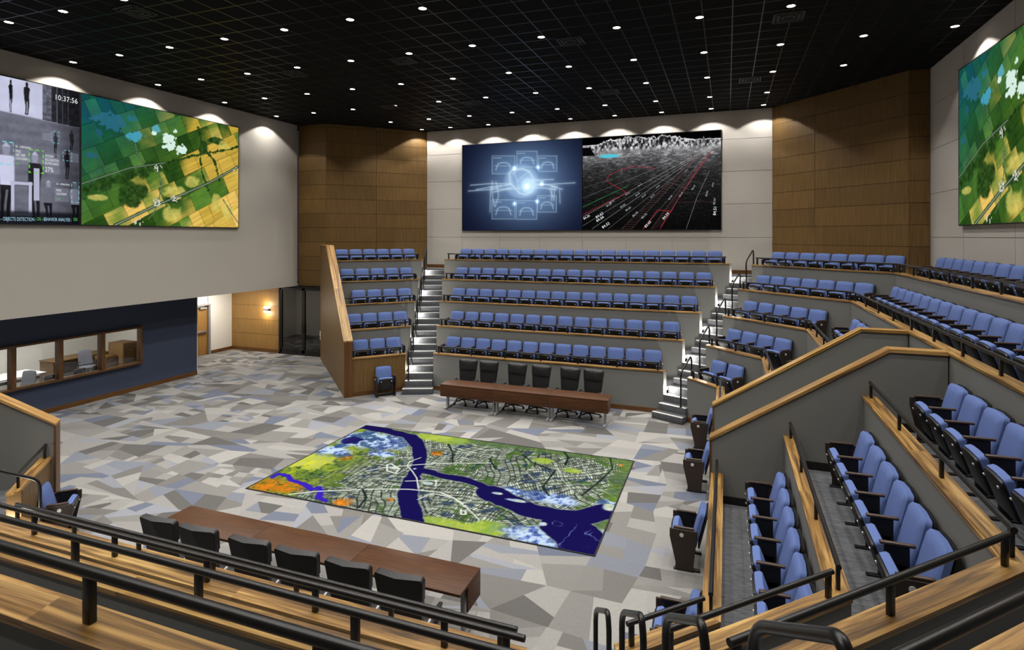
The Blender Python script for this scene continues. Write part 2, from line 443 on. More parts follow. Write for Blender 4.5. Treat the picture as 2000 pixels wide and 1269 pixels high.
# ramp (vomitory) walls
slope_wall('ramp_wall', 'grey ramp wall with sloping wooden cap, nearer one of the pair', (Ru[0], VW0), (1, 0), 0, 1.77, .64, CAP[3], Ru[3]-Ru[0]-.004, VW1-VW0)
slope_wall('ramp_wall', 'grey ramp wall with sloping wooden cap, farther one of the pair', (Ru[0], VX0), (1, 0), 0, 1.77, .64, CAP[3], Ru[3]-Ru[0]-.004, VX1-VX0)
for k in range(3):
    mb = MB(); a_, b_ = Ru[k]+T_, Ru[k+1]; mb.box(((a_+b_)/2, VW0-.01, LEV[k]+.06), (b_-a_, .02, .12)); mb.build('baseboard', M['seat_black'], bpy.data.objects['ramp_wall'])
# wood side wall of the left corner bank and its mirror at the near left
P0 = meet(sideL(SW1), lL(0, -.03))
slope_wall('side_wall', 'wood panelled side wall with sloping cap beside the left corner bank', P0, (-1, 1), 0, 1.78, .675, 4.66, 6.3, .23, body='veneer')
P1 = (P0[0]+.0, V2-P0[1]-.13)
slope_wall('side_wall', 'grey side wall with sloping wooden cap, near the blue wall windows', P1, (-1, -1), 0, 1.78, .675, 4.66, 6.3, .23, left=False)

# ------------------------------------------------------------------ room shell
def bsp_floor(u0, u1, v0, v1):
    pal = [('8f8d89', 5), ('858380', 5), ('757370', 5), ('676562', 4.5), ('565452', 3), ('70737c', 2), ('5e6371', 1.8), ('7f8188', 1.5)]
    cols = [lin(c) for c, w in pal]; wts = [w for c, w in pal]
    out = []
    def cut(poly, p, d):
        nx, ny = -d[1], d[0]; A, B = [], []
        for i in range(len(poly)):
            a, b = poly[i], poly[(i+1) % len(poly)]
            sa = (a[0]-p[0])*nx+(a[1]-p[1])*ny; sb = (b[0]-p[0])*nx+(b[1]-p[1])*ny
            if sa >= 0: A.append(a)
            if sa <= 0: B.append(a)
            if sa*sb < 0:
                t = sa/(sa-sb); q = (a[0]+(b[0]-a[0])*t, a[1]+(b[1]-a[1])*t); A.append(q); B.append(q)
        return A, B
    def area(p): return abs(sum(p[i][0]*p[(i+1) % len(p)][1]-p[(i+1) % len(p)][0]*p[i][1] for i in range(len(p))))/2
    def split(poly, lim, depth):
        if len(poly) < 3: return
        a = area(poly)
        if a < lim or depth > 6: out.append(poly); return
        cx = sum(p[0] for p in poly)/len(poly); cy = sum(p[1] for p in poly)/len(poly)
        w = max(p[0] for p in poly)-min(p[0] for p in poly); h = max(p[1] for p in poly)-min(p[1] for p in poly)
        r = rnd.random()
        if r < .34: ang = rnd.uniform(-.16, .16)+(math.pi/2 if w > h else 0)
        elif r < .62: ang = rnd.uniform(-.45, .45)
        else: ang = rnd.uniform(0, math.pi)
        p = (cx+rnd.uniform(-.25, .25)*w, cy+rnd.uniform(-.25, .25)*h)
        A, B = cut(poly, p, (math.cos(ang), math.sin(ang)))
        for q in (A, B): split(q, lim*rnd.uniform(.7, 1.35), depth+1)
    nu, nv = int((u1-u0)/1.45), int((v1-v0)/1.0)
    du, dv = (u1-u0)/nu, (v1-v0)/nv
    gp = {}
    for i in range(nu+1):
        for j in range(nv+1):
            gp[i, j] = (u0+du*i+(rnd.uniform(-.33, .33) if 0 < i < nu else 0), v0+dv*j+(rnd.uniform(-.28, .28) if 0 < j < nv else 0))
    for i in range(nu):
        for j in range(nv): split([gp[i, j], gp[i+1, j], gp[i+1, j+1], gp[i, j+1]], rnd.uniform(.1, .42), 0)
    return out, cols, wts
polys, cols, wts = bsp_floor(-21, .3, 3.9, 20.3)
mb = MB(); pc = []
for p in polys:
    if sum(p[i][0]*p[(i+1) % len(p)][1]-p[(i+1) % len(p)][0]*p[i][1] for i in range(len(p))) < 0: p = p[::-1]
    b = len(mb.v); mb.v += [(x, y, 0) for x, y in p]; mb.face(list(range(b, b+len(p))))
    pc.append(rnd.choices(cols, wts)[0])
# the rest of the ground under the tiers and rooms
for q in ([(-23.5, -2), (-21, -2), (-21, 25), (-23.5, 25)], [(-21, -2), (6, -2), (6, 3.9), (-21, 3.9)], [(-21, 20.3), (6, 20.3), (6, 25), (-21, 25)], [(.3, 3.9), (6, 3.9), (6, 20.3), (.3, 20.3)]):
    mb.poly([(x, y, 0) for x, y in q]); pc.append(lin('8d8a84'))
me = mb.mesh('floor', M['floor_carpet'], fixn=False)
ca = me.color_attributes.new('Pattern', 'FLOAT_COLOR', 'CORNER'); buf = []
for f, c in zip(mb.f, pc):
    g = rnd.uniform(.94, 1.06); buf += [c[0]*g, c[1]*g, c[2]*g, 1]*len(f)
ca.data.foreach_set('color', buf)
fl = link('floor', me); fl['kind'] = 'structure'

def panel_wall(name, a, b, z0, zs, cols_at, mat, gap=.006, dep=.03, tone=.1, backing=None, skip=None):
    """panelled wall from plan a to b (front face on the right of a->b); zs = joint heights, cols_at = joint distances"""
    a, b = Vector(a), Vector(b); d = (b-a).normalized(); nrm = Vector((-d.y, d.x)); L = (b-a).length
    mb = MB(); xs = [0]+list(cols_at)+[L]
    mb.prism([tuple(a+nrm*dep*.6), tuple(b+nrm*dep*.6), tuple(b+nrm*.2), tuple(a+nrm*.2)], z0, zs[-1], tone=(.25, .25, .25))
    for i in range(len(xs)-1):
        for j in range(len(zs)-1):
            g = 1+rnd.uniform(-tone, tone)
            q = [a+d*(xs[i]+gap), a+d*(xs[i+1]-gap), a+d*(xs[i+1]-gap)+nrm*dep, a+d*(xs[i]+gap)+nrm*dep]
            mb.prism([tuple(p) for p in q], zs[j]+gap, zs[j+1]-gap, tone=(g, g, g*rnd.uniform(.96, 1.02)))
    return struct(name, mb, M[mat])
def steps(z0, z1, s, at): # joint heights z = at + n*s inside z0..z1
    n = math.floor((z0-at)/s)+1; r = [z0]
    while at+n*s < z1-.05: r.append(at+n*s); n += 1
    return r+[z1]
VS = [c if False else c for c in steps(0, CEIL, .60, 5.36)]
# back wall, with white fabric panels
W0, W1 = (-12.68, V_B), (1.55, V_B)
def bx(x): return on_v(x, V_B)-W0[0]
panel_wall('wall_back', W0, W1, TOP, [TOP, 4.96, 6.21, 7.43, 8.63, CEIL], [bx(x) for x in (902.5, 976, 1054, 1137.5, 1223, 1313, 1409)], 'fabric_panel', tone=.025, gap=.007)
mb = MB(); mb.box(((W0[0]+W1[0])/2, V_B-.012, TOP+.07), (W1[0]-W0[0], .024, .14)); struct('baseboard_back', mb, M['dark_walnut'])
# honey wood walls in the corners
panel_wall('wall_left_corner', (-15.68, 20.02), W0, 0, VS, [2.1], 'veneer', tone=.13)
panel_wall('wall_left_return', (U_L, 20.02), (-15.68, 20.02), 2.9, steps(2.9, CEIL, .6, 5.36), [], 'veneer', tone=.13)
panel_wall('wall_right_corner', W1, (4.82, V_RW), 3., steps(3., CEIL, .62, 5.33), [1.87], 'veneer', tone=.13)
panel_wall('wall_right_return', (4.82, V_RW), (U_R, V_RW), 3., steps(3., CEIL, .62, 5.33), [], 'veneer', tone=.13)
panel_wall('wall_right', (U_R, V_RW), (U_R, -1.2), 3., [3., 4.98, 6.18, 7.4, 8.62, CEIL], [2.42, 5.1, 7.8, 10.5, 13.2, 16], 'fabric_panel', tone=.025, gap=.007)
# white bulkhead wall on the left, over the offices
mb = MB(); mb.box((U_L-.12, (V_D+-1.2)/2, (2.9+CEIL)/2), (.24, V_D+.17+1.2, CEIL-2.9)); struct('wall_left', mb, M['white_paint'])
mb = MB(); mb.box(((U_L-23)/2-.05, 9.9, 2.95), (23+U_L+.1-.14, 22.2, .1)); struct('ceiling_lower', mb, M['white_paint'])
# near wall behind the camera position
mb = MB(); mb.box(((U_L+U_R)/2, -1.3, CEIL/2), (U_R-U_L, .2, CEIL)); struct('wall_near', mb, M['veneer'])
# blue wall with office windows
UB = -18.0; WZ0, WZ1 = .86, 2.07; WV = [13.6, 12.33, 11.13, 9.95, 8.75, 7.55]
mb = MB()
vend, vst = 15.75, 4.2
mb.box((UB-.08, (vend+vst)/2, WZ0/2), (.16, vend-vst, WZ0)); mb.box((UB-.08, (vend+vst)/2, (WZ1+2.9)/2), (.16, vend-vst, 2.9-WZ1))
mb.box((UB-.08, (vend+WV[0])/2, (WZ0+WZ1)/2), (.16, vend-WV[0], WZ1-WZ0)); mb.box((UB-.08, (vst+WV[-1])/2, (WZ0+WZ1)/2), (.16, WV[-1]-vst, WZ1-WZ0))
struct('wall_blue', mb, M['navy_paint'])
mb = MB(); mb.box((UB+.012, (vend+vst)/2, .07), (.024, vend-vst, .14), along=1); struct('baseboard_blue', mb, M['dark_walnut'])
mb = MB(); mb.box((UB-.08, vend+.012, 1.45), (.17, .024, 2.9)); struct('trim_1', mb, M['room_paint'])
for i in range(len(WV)-1):
    a, b = WV[i+1], WV[i]; mb = MB(); w = .055
    for (c, d, al) in (((UB+.0, (a+b)/2, WZ0+w/2), (.2, b-a, w), 1), ((UB, (a+b)/2, WZ1-w/2), (.2, b-a, w), 1), ((UB, a+w/2, (WZ0+WZ1)/2), (.2, w, WZ1-WZ0-2*w), 2), ((UB, b-w/2, (WZ0+WZ1)/2), (.2, w, WZ1-WZ0-2*w), 2)):
        mb.box(c, d, along=al)
    fr = struct('window_%d' % (i+1), mb, M['dark_walnut'])
    mb = MB(); mb.box((UB-.05, (a+b)/2, (WZ0+WZ1)/2), (.008, b-a-2*w, WZ1-WZ0-2*w)); mb.build('pane', M['glass'], fr)
# office shell
mb = MB(); mb.box((-22.9, 9.9, 1.45), (.2, 12.6, 2.9)); struct('wall_office_back', mb, M['room_paint'])
mb = MB(); mb.box((-20.4, 15.68, 1.45), (4.7, .1, 2.9)); struct('wall_office_side', mb, M['room_paint'])
mb = MB(); mb.box((-22.78, 9.9, .05), (.03, 12, .1)); struct('baseboard_office', mb, M['seat_black'])
# alcove: white wall with a door, warm wood wall with a sconce
UA = -20.62
mb = MB()
mb.box((UA-.1, 17.15-.65, 1.45), (.2, 1.5, 2.9)); mb.box((UA-.1, 19.25, 1.45), (.2, 1.35, 2.9)); mb.box((UA-.1, 17.9, 2.52), (.2, 1.4, .76))
struct('wall_alcove', mb, M['room_paint'])
mb = MB(); mb.box((UA+.012, 19.25, .07), (.024, 1.3, .14), along=1); struct('baseboard_alcove', mb, M['dark_walnut'])
dv0, dv1 = 17.5, 18.58
mb = MB()
for c, d in (((UA-.02, dv0-.03, 1.07), (.26, .07, 2.14)), ((UA-.02, dv1+.03, 1.07), (.26, .07, 2.14)), ((UA-.02, (dv0+dv1)/2, 2.13), (.26, dv1-dv0, .07))): mb.box(c, d)
dr = struct('door_1', mb, M['grey_metal'])
mb = MB(); mb.box((UA-.05, (dv0+dv1)/2, 1.04), (.05, dv1-dv0-.01, 2.08), tone=(1.1, 1.05, 1)); mb.build('door_leaf', M['veneer_warm'], dr)
mb = MB(); mb.box((UA+.03, (dv0+dv1)/2, 1.0), (.07, dv1-dv0-.15, .09)); mb.build('push_bar', M['chrome'], dr, bevel=.01)
mb = MB(); mb.box((UA+.03, dv1-.25, 1.98), (.07, .32, .07)); mb.box((UA+.05, dv1-.42, 2.05), (.03, .4, .03)); mb.build('door_closer', M['grey_metal'], dr, bevel=.006)
panel_wall('wall_alcove_wood', (UA, V_D), (-17.98, V_D), 0, steps(.14, 2.9, .62, .14), [], 'veneer_warm', tone=.05)
mb = MB(); mb.box(((UA-17.98)/2, V_D-.012, .07), (2.6, .024, .14)); struct('baseboard_wood', mb, M['dark_walnut'])
# glazed double door
mb = MB(); gx0, gx1, gz = -17.96, -15.5, 2.88
for c, d in (((gx0+.04, V_D, gz/2), (.08, .12, gz)), ((gx1-.04, V_D, gz/2), (.08, .12, gz)), (((gx0+gx1)/2, V_D, gz-.03), (gx1-gx0, .12, .06)), (((gx0+gx1)/2, V_D, .03), (gx1-gx0, .12, .06))): mb.box(c, d)
dr = struct('door_2', mb, M['black_paint'])
for i, (a, b) in enumerate(((gx0+.08, -16.68), (-16.68, gx1-.08))):
    mb = MB(); w = .075
    for c, d in (((a+w/2, V_D-.01, gz/2), (w, .07, gz-.14)), ((b-w/2, V_D-.01, gz/2), (w, .07, gz-.14)), (((a+b)/2, V_D-.01, gz-.11), (b-a, .07, .09)), (((a+b)/2, V_D-.01, .13), (b-a, .07, .16))): mb.box(c, d)
    lf = mb.build('door_leaf', M['black_metal'], dr)
    mb = MB(); mb.box(((a+b)/2, V_D, gz/2), (b-a-2*w, .012, gz-.3)); mb.build('pane', M['dark_glass'], lf)
    mb = MB(); x = b-w/2 if i == 0 else a+w/2; mb.tube([(x, V_D-.05, .9), (x, V_D-.09, .93), (x, V_D-.09, 1.3), (x, V_D-.05, 1.33)], .012, 8); mb.build('door_handle', M['black_metal'], lf)
mb = MB(); mb.box((-16.7, 21.2, 1.45), (2.7, .1, 2.9)); mb.box((-18.1, 20.55, 1.45), (.1, 1.3, 2.9)); mb.box((-15.6, 20.7, 1.45), (.1, 1.2, 2.9)); struct('wall_vestibule', mb, M['grey_paint'])
mb = MB()
for z in (1.05, 1.75): mb.box((-16.1, 21.1, z), (1.0, .3, .05))
mb.box((-16.62, 21.1, .9), (.05, .3, 1.8)); mb.box((-15.7, 21.1, .9), (.05, .3, 1.8)); mb.box((-16.1, 21.1, .08), (1., .3, .05))
tag(mb.build('storage_shelf', M['grey_metal']), 'metal storage shelf standing behind the smoked glass door', 'shelf')
# narrow wood-framed wall piece with a switch
mb = MB(); mb.box((-15.42, V_D+.02, 1.45), (.2, .1, 2.9)); struct('trim_2', mb, M['veneer'])
t = thing('light_switch', 'white switch plate on the wood side wall by the glass door', 'switch', (-14.62, 18.33, 1.2), R_(135))
mb = MB(); mb.box((0, .012, 0), (.09, .018, .32)); mb.build('plate', M['white_top'], t, bevel=.004)
mb = MB(); mb.box((0, .026, .03), (.03, .012, .06)); mb.build('toggle', M['white_top'], t)
# wall sconce
su = on_v(522, V_D)
t = thing('wall_sconce', 'half-round wall sconce glowing on the warm wood alcove wall', 'lamp', (su, V_D, 1.84))
mb = MB(); mb.grid(lambda i, j: (.17*math.cos(math.pi*j/12), -.11*math.sin(math.pi*j/12), -.06+.12*i), 2, 13); mb.build('band', M['chrome'], t)
for zz, nm in ((.06, 'upper'), (-.06, 'lower')):
    mb = MB(); s_ = 1 if zz > 0 else -1
    mb.grid(lambda i, j: (.165*math.cos(math.pi*j/12), -.105*math.sin(math.pi*j/12), zz+s_*.07*i), 2, 13)
    mb.poly([(.165*math.cos(math.pi*j/12), -.105*math.sin(math.pi*j/12), zz+s_*.07) for j in range(13)]); mb.build('glass_shade', M['lamp_soft'], t)
mb = MB(); mb.box((0, -.01, 0), (.3, .02, .2)); mb.build('back_plate', M['chrome'], t)
for s_ in (1, -1):
    ld = bpy.data.lights.new('sconce_bulb', 'POINT'); ld.energy = 14; ld.color = (1, .86, .66); ld.shadow_soft_size = .05
    lo = link('sconce_bulb', ld, t, (0, -.2, s_*.2))
# ------------------------------------------------------------------ ceiling: black tile grid
def ceiling_mat():
    m, t = new_mat('black_ceiling_tile')
    out = t.n('ShaderNodeOutputMaterial'); b = t.n('ShaderNodeBsdfPrincipled')
    tc = t.n('ShaderNodeTexCoord'); sp = t.n('ShaderNodeSeparateXYZ'); t.l(tc.outputs['Object'], sp.inputs[0])
    ms = []
    for ax, s, off in (('X', .5917, .26), ('Y', .5917, .1)):
        ad = t.n('ShaderNodeMath', operation='ADD'); ad.inputs[1].default_value = off+60; t.l(sp.outputs[ax], ad.inputs[0])
        dv = t.n('ShaderNodeMath', operation='MODULO'); dv.inputs[1].default_value = s; t.l(ad.outputs[0], dv.inputs[0])
        lt = t.n('ShaderNodeMath', operation='LESS_THAN'); lt.inputs[1].default_value = .024; t.l(dv.outputs[0], lt.inputs[0]); ms.append(lt)
    mx = t.n('ShaderNodeMath', operation='MAXIMUM'); t.l(ms[0].outputs[0], mx.inputs[0]); t.l(ms[1].outputs[0], mx.inputs[1])
    c = t.n('ShaderNodeMix', data_type='RGBA'); t.l(mx.outputs[0], c.inputs[0]); c.inputs[6].default_value = rgba('0f0f0f'); c.inputs[7].default_value = rgba('262421')
    t.l(mx.outputs[0], b.inputs['Metallic'])
    t.l(c.outputs[2], b.inputs['Base Color'])
    rg = t.n('ShaderNodeMapRange', Value=mx.outputs[0]); rg.inputs['To Min'].default_value = .95; rg.inputs['To Max'].default_value = .3; t.l(rg.outputs[0], b.inputs['Roughness'])
    b.inputs['Specular IOR Level'].default_value = .12
    t.l(b.outputs[0], out.inputs[0]); return m
M['ceiling'] = ceiling_mat()
mb = MB(); mb.box((-6, 11, CEIL+.05), (24, 26, .1)); struct('ceiling', mb, M['ceiling'])
# ------------------------------------------------------------------ downlights
LU = [-16.53+1.775*i for i in range(13)]
LROW = [(22.58, [-12.6]+LU[3:11]), (20.66, LU[2:11]), (18.1, LU[0:12]), (15.6, LU), (13.06, LU), (10.57, LU), (8.1, LU), (5.6, LU), (3.1, LU[:10]), (.6, LU[:9])]
LROWN = ['first', 'second', 'third', 'fourth', 'fifth', 'sixth', 'seventh', 'eighth', 'ninth', 'tenth']
SPOT_W = 215.
ring = MB()
ring.grid(lambda i, j: ((.105, .085)[i]*math.cos(2*math.pi*j/24), (.105, .085)[i]*math.sin(2*math.pi*j/24), (-.004, -.012)[i]), 2, 24, closed=True)
ring.grid(lambda i, j: ((.085, .08)[i]*math.cos(2*math.pi*j/24), (.085, .08)[i]*math.sin(2*math.pi*j/24), (-.012, -.002)[i]), 2, 24, closed=True)
ring_me = ring.mesh('downlight_trim', M['black_paint'], fixn=False)
lens = MB(); lens.poly([(.081*math.cos(-2*math.pi*j/24), .081*math.sin(-2*math.pi*j/24), -.005) for j in range(24)]); lens_me = lens.mesh('downlight_lens', M['lamp'], fixn=False)
spot = bpy.data.lights.new('downlight_lamp', 'SPOT'); spot.energy = SPOT_W; spot.spot_size = R_(112); spot.spot_blend = .55; spot.shadow_soft_size = .07; spot.color = (1, .97, .925)
wash = spot.copy(); wash.name = 'wall_washer_lamp'; wash.energy = SPOT_W*.75; wash.spot_size = R_(118); wash.spot_blend = .12
for r, (v, us) in enumerate(LROW):
    for i, u in enumerate(us):
        t = thing('ceiling_downlight', 'round recessed ceiling downlight, %s from the left in the %s row from back wall' % (ORD[i], LROWN[r]), 'light', (u, v, CEIL), 0, 'downlights in the black ceiling')
        link('trim_ring', ring_me, t); link('lens', lens_me, t); link('lamp', wash if v > 22 or u < -16 or u > 4.5 else spot, t, (0, 0, -.03))
# air vents
VENTS = [((265, 22), 'beside the left end of the light rows'), ((787, 118), 'above the middle of the hall'), ((575, 143), 'left of the hall middle'), ((760, 208), 'near the left wood corner'), ((1115, 80), 'above the lit floor map'), ((1540, 33), 'at the picture top near the right wood corner'), ((1465, 155), 'nearest the right wood corner'), ((1190, 178), 'in front of the back wall twin screens'), ((925, 200), 'in front of the drone screen')]
M['vent'] = plain('vent_metal', '3a3836', .5, metal=.2)
for (x, y), w in VENTS:
    u, v = on_z(x, y, CEIL)
    t = thing('ceiling_vent', 'square black louvred ceiling vent '+w, 'vent', (u, v, CEIL))
    mb = MB()
    for q in (.29, .2, .11):
        for a, b in ((1, 0), (-1, 0), (0, 1), (0, -1)):
            mb.box((a*q, b*q, -.015+q*.03), (.03 if a else 2*q+.03, .03 if b else 2*q+.03, .022))
    mb.build('louvre_ring', M['vent'], t)
    mb = MB(); mb.box((0, 0, -.003), (.62, .62, .006)); mb.build('backing', M['black_paint'], t)
# ------------------------------------------------------------------ stairs in the aisles
def stair(nm, where, line, tfun, tL1, n0, n1, nstep=20, side=0, mirror=False):
    """line(n) plan line at offset n; tfun(t) plan line across the aisle at t"""
    root = thing('carpeted_stair', 'grey carpeted aisle stair with painted tread light, '+where, 'stair')
    mb = MB(); ns = MB(); TD = 1.155/4
    for i in range(1, nstep+1):
        a, b = tL1+(i-3)*TD, tL1+(i-2)*TD+.02
        if i == nstep: b = a+.3
        w = .04 if i == 1 else -.006
        q = [meet(line(n0-w), tfun(a)), meet(line(n1+w), tfun(a)), meet(line(n1+w), tfun(b)), meet(line(n0-w), tfun(b))]
        z = RS*i; mb.prism(q, max(0, z-.62), z)
        c = a+.10; ns.prism([meet(line(n0-w+.004), tfun(a+.006)), meet(line(n1+w-.004), tfun(a+.006)), meet(line(n1+w-.004), tfun(c)), meet(line(n0-w+.004), tfun(c))], z-.004, z+.003)  # thin pale strip: brightness of the lit tread put into its colour
    ns.build('lit_tread_paint', M['lit_tread_paint'], root)
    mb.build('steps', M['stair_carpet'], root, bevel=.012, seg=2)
    return root
tA = lambda d: (lambda t: (d[0], d[1], t))
tLf = tA((-sl, cl)); tRf = tA((sl, cl))
tL2f = lambda t: (-sl, -cl, t-cl*V2); tR2f = lambda t: (sl, -cl, t-cl*V2)
TL, TR = 19.03, 14.93
stair('l', 'between the left corner bank and back bank', aL, tLf, TL, nL0, nL1)
stair('r', 'between the back bank and right corner bank', aR, tRf, TR, nR0, nR1)
stair('nr', 'below the camera beside the near right corner', aR2, tR2f, TR-.05, nR0-.08, -7.28, 18)
stair('nl', 'at the far end of the near bank', aL2, tL2f, TL, nL0-.14, nL1)

def bend(pts, r, n=6):
    """round the corners of a polyline"""
    pts = [Vector(p) for p in pts]; out = [pts[0]]
    for i in range(1, len(pts)-1):
        a, b, c = pts[i-1], pts[i], pts[i+1]; d0 = (a-b).normalized(); d1 = (c-b).normalized()
        k = min(r, (a-b).length*.45, (c-b).length*.45)
        p0, p1 = b+d0*k, b+d1*k
        for j in range(n+1):
            t = j/n; out.append(p0*(1-t)**2+b*2*t*(1-t)+p1*t*t)
    return out+[pts[-1]]
def handrails(line, tfun, tL1, n, where, ks=range(5)):
    for k in ks:
        zl = RS*(4*k+2)
        a, b = Vector(meet(line(n), tfun(tL1-.25+1.155*k))), Vector(meet(line(n), tfun(tL1+.36+1.155*k)))
        root = thing('handrail', 'black bent-tube handrail on the %s flight, %s' % (ROW[k] if k else 'lowest', where), 'handrail', (*a, zl+.006))
        d = b-a; mb = MB()
        mb.tube(bend([(0, 0, 0), (0, 0, .93), (d.x*.97, d.y*.97, .93+.36), (d.x*1.06, d.y*1.06, 1.18), (d.x*1.06, d.y*1.06, .364)], .13), .024, 12)
        mb.build('bent_tube', M['black_metal'], root)
        mb = MB(); mb.cyl((0, 0, 0), (0, 0, .015), .034); mb.build('base_flange', M['black_metal'], root)
handrails(aL, tLf, TL, nL0+.12, 'left stair')
handrails(aR, tRf, TR, nR1-.16, 'right stair')
handrails(aR2, tR2f, TR-.05, -7.39, 'near right stair', range(4))
handrails(aL2, tL2f, TL, nL0-.1, 'near left stair', range(2))

step_led = bpy.data.lights.new('step_lamp', 'POINT'); step_led.energy = 24; step_led.shadow_soft_size = .02; step_led.color = (1, .97, .9)
def steplights(line, tfun, tL1, n, sgn, where, ks=range(5)):
    for k in ks:
        p = meet(line(n), tfun(tL1+.10+1.155*k)); q = meet(line(n+sgn), tfun(tL1+.10+1.155*k))
        d = (Vector(q)-Vector(p)).normalized()
        z = RS*(4*k+3)+.15
        t = thing('step_light', 'small glowing step light at the %s flight, %s' % (ROW[k] if k else 'lowest', where), 'light', (*p, z), math.atan2(d.y, d.x))
        mb = MB(); mb.cyl((0, 0, 0), (.02, 0, 0), .04); mb.build('housing', M['chrome'], t)
        mb = MB(); mb.cyl((.02, 0, 0), (.03, 0, 0), .034, .03); mb.build('lens', M['lamp'], t)
        link('lamp', step_led, t, (.14, 0, 0))
steplights(aL, tLf, TL, nL0, 1, 'left stair')
steplights(aR, tRf, TR, nR0, 1, 'right stair')
steplights(aL2, tL2f, TL, nL0-.16, 1, 'near left stair', range(2))

# ------------------------------------------------------------------ folding seats (local: facing -Y, origin on the floor)
def back_pts(w0, w1, y0, y1, z0, z1, th, r, bulge):
    pass
def rounded_slab(w_bot, w_top, h, th, rc, bulge=0., n=5, curve=.0):
    """upholstered slab standing in XZ, thickness along Y, rounded top corners; front is -Y"""
    out = [(-w_bot/2+.02, 0), (-w_bot/2, .02)]
    L = [(-w_top/2, h-rc)]
    for j in range(1, n+1):
        a = math.pi-(math.pi/2)*j/n; L.append((-w_top/2+rc+rc*math.cos(a), h-rc+rc*math.sin(a)))
    Rr = [(-x, z) for x, z in L[::-1]]
    prof = out+L+[(0, h+.012)]+Rr+[(w_bot/2, .02), (w_bot/2-.02, 0)]
    mb = MB(); N = len(prof)
    cx, cz = 0, h*.5
    layers = [(1., th*.5), (1., -th*.25), (.93, -th*.5), (.6, -th*.5-bulge)]
    for s_, y in layers:
        for x, z in prof: mb.v.append((x*s_, y+curve*(x*s_/(w_bot/2))**2, cz+(z-cz)*s_))
    for l in range(len(layers)-1):
        for j in range(N):
            k = (j+1) % N; mb.face([l*N+j, l*N+k, (l+1)*N+k, (l+1)*N+j], smooth=True)
    mb.face(list(range(N-1, -1, -1)))
    mb.face([(len(layers)-1)*N+j for j in range(N)], smooth=True)
    return mb
def xform(mb, mat):
    mb.v = [tuple(mat @ Vector(v)) for v in mb.v]; return mb
def R3(ax, deg, loc): return Matrix.Translation(loc) @ Matrix.Rotation(R_(deg), 4, ax)
SW_ = .525
LB_ = R3('X', -14, (0, .12, .36))       # back leans away
me_back = xform(rounded_slab(SW_, SW_-.04, .52, .075, .06, .014, curve=-.012), LB_).mesh('backrest', M['seat_blue'])
sh = rounded_slab(SW_+.01, SW_-.03, .53, .03, .065, 0., curve=0); me_shell = xform(sh, R3('X', -14, (0, .176, .35))).mesh('back_shell', M['seat_black'])
# tipped-up seat: pan faces the front, cushion faces the backrest
FS = R3('X', 20, (0, -.03, .215))         # leans toward the front as it rises
cu = rounded_slab(.415, .415, .40, .08, .035, .01); cu.v = [(x, -y, z) for x, y, z in cu.v]; cu.f = [f[::-1] for f in cu.f]
me_cush = xform(cu, FS).mesh('seat_cushion', M['seat_blue'])
pn = rounded_slab(.425, .41, .39, .03, .045, .015); me_pan = xform(pn, FS @ Matrix.Translation((0, -.062, -.0))).mesh('seat_pan', M['seat_black'])
gl = MB(); gl.box((0, -.095, .33), (.03, .012, .022))
me_glide = xform(gl, FS).mesh('seat_glide', M['glide'], bevel=.004)
PI2 = .275                               # half pitch; the arm stands here
a = MB(); a.box((0, -.03, .635), (.052, .30, .03), along=1); me_arm = a.mesh('armrest', M['arm_wood'], bevel=.012, seg=2)
st = MB()
st.prism([(-.015, -.14), (.015, -.14), (.015, .07), (-.015, .07)], [.42, .42, .36, .36], .62)
st.prism([(-.015, -.07), (.015, -.07), (.015, .05), (-.015, .05)], .02, .45)
st.box((0, -.03, .012), (.05, .30, .024))
me_std = st.mesh('arm_standard', M['seat_black'], bevel=.006, seg=1)
ep = MB(); pf = [(-.235, .62), (-.235, .50), (-.15, .12), (-.15, .02), (.11, .02), (.11, .12), (.165, .62)]
ep.v = [(x, y, z) for x in (-.014, .014) for y, z in pf]; n_ = len(pf)
ep.face(list(range(n_-1, -1, -1))); ep.face([n_+i for i in range(n_)])
for i in range(n_): ep.face([i, (i+1) % n_, n_+(i+1) % n_, n_+i])
me_end = ep.mesh('end_panel', M['end_panel'], bevel=.006, seg=1)
ds = MB(); ds.cyl((.012, -.06, .54), (.022, -.06, .54), .03, n=20); ds.cyl((.022, -.06, .54), (.024, -.06, .54), .012, n=12); me_disc = ds.mesh('number_disc', M['disc'])
ft = MB(); ft.box((0, .02, .03), (.56, .05, .05)); ft.box((-.26, .02, .02), (.05, .36, .04)); ft.box((.26, .02, .02), (.05, .36, .04)); me_foot = ft.mesh('foot_frame', M['seat_black'], bevel=.006, seg=1)

def seat(label, group, loc, rz, left_end=False, right_end=False, first=False, free=False, pitch=.555):
    t = thing('auditorium_seat', label, 'seat', loc, rz, group)
    link('backrest', me_back, t); link('back_shell', me_shell, t); link('seat_cushion', me_cush, t)
    p = link('seat_pan', me_pan, t); [link('seat_glide', me_glide, p, (sx, 0, 0)) for sx in (-.16, .16)]
    h = pitch/2
    link('armrest', me_arm, t, (h, 0, 0)); s = link('arm_standard', me_std, t, (h, 0, 0))
    if first: link('armrest', me_arm, t, (-h, 0, 0)); link('arm_standard', me_std, t, (-h, 0, 0))
    if left_end or free:
        e = link('end_panel', me_end, t, (-h-.02, 0, 0)); d = link('number_disc', me_disc, e, (0, 0, 0)); d.scale = (-1, 1, 1)
    if right_end or free:
        e = link('end_panel', me_end, t, (h+.02, 0, 0)); link('number_disc', me_disc, e)
    if free: link('foot_frame', me_foot, t)
    return t
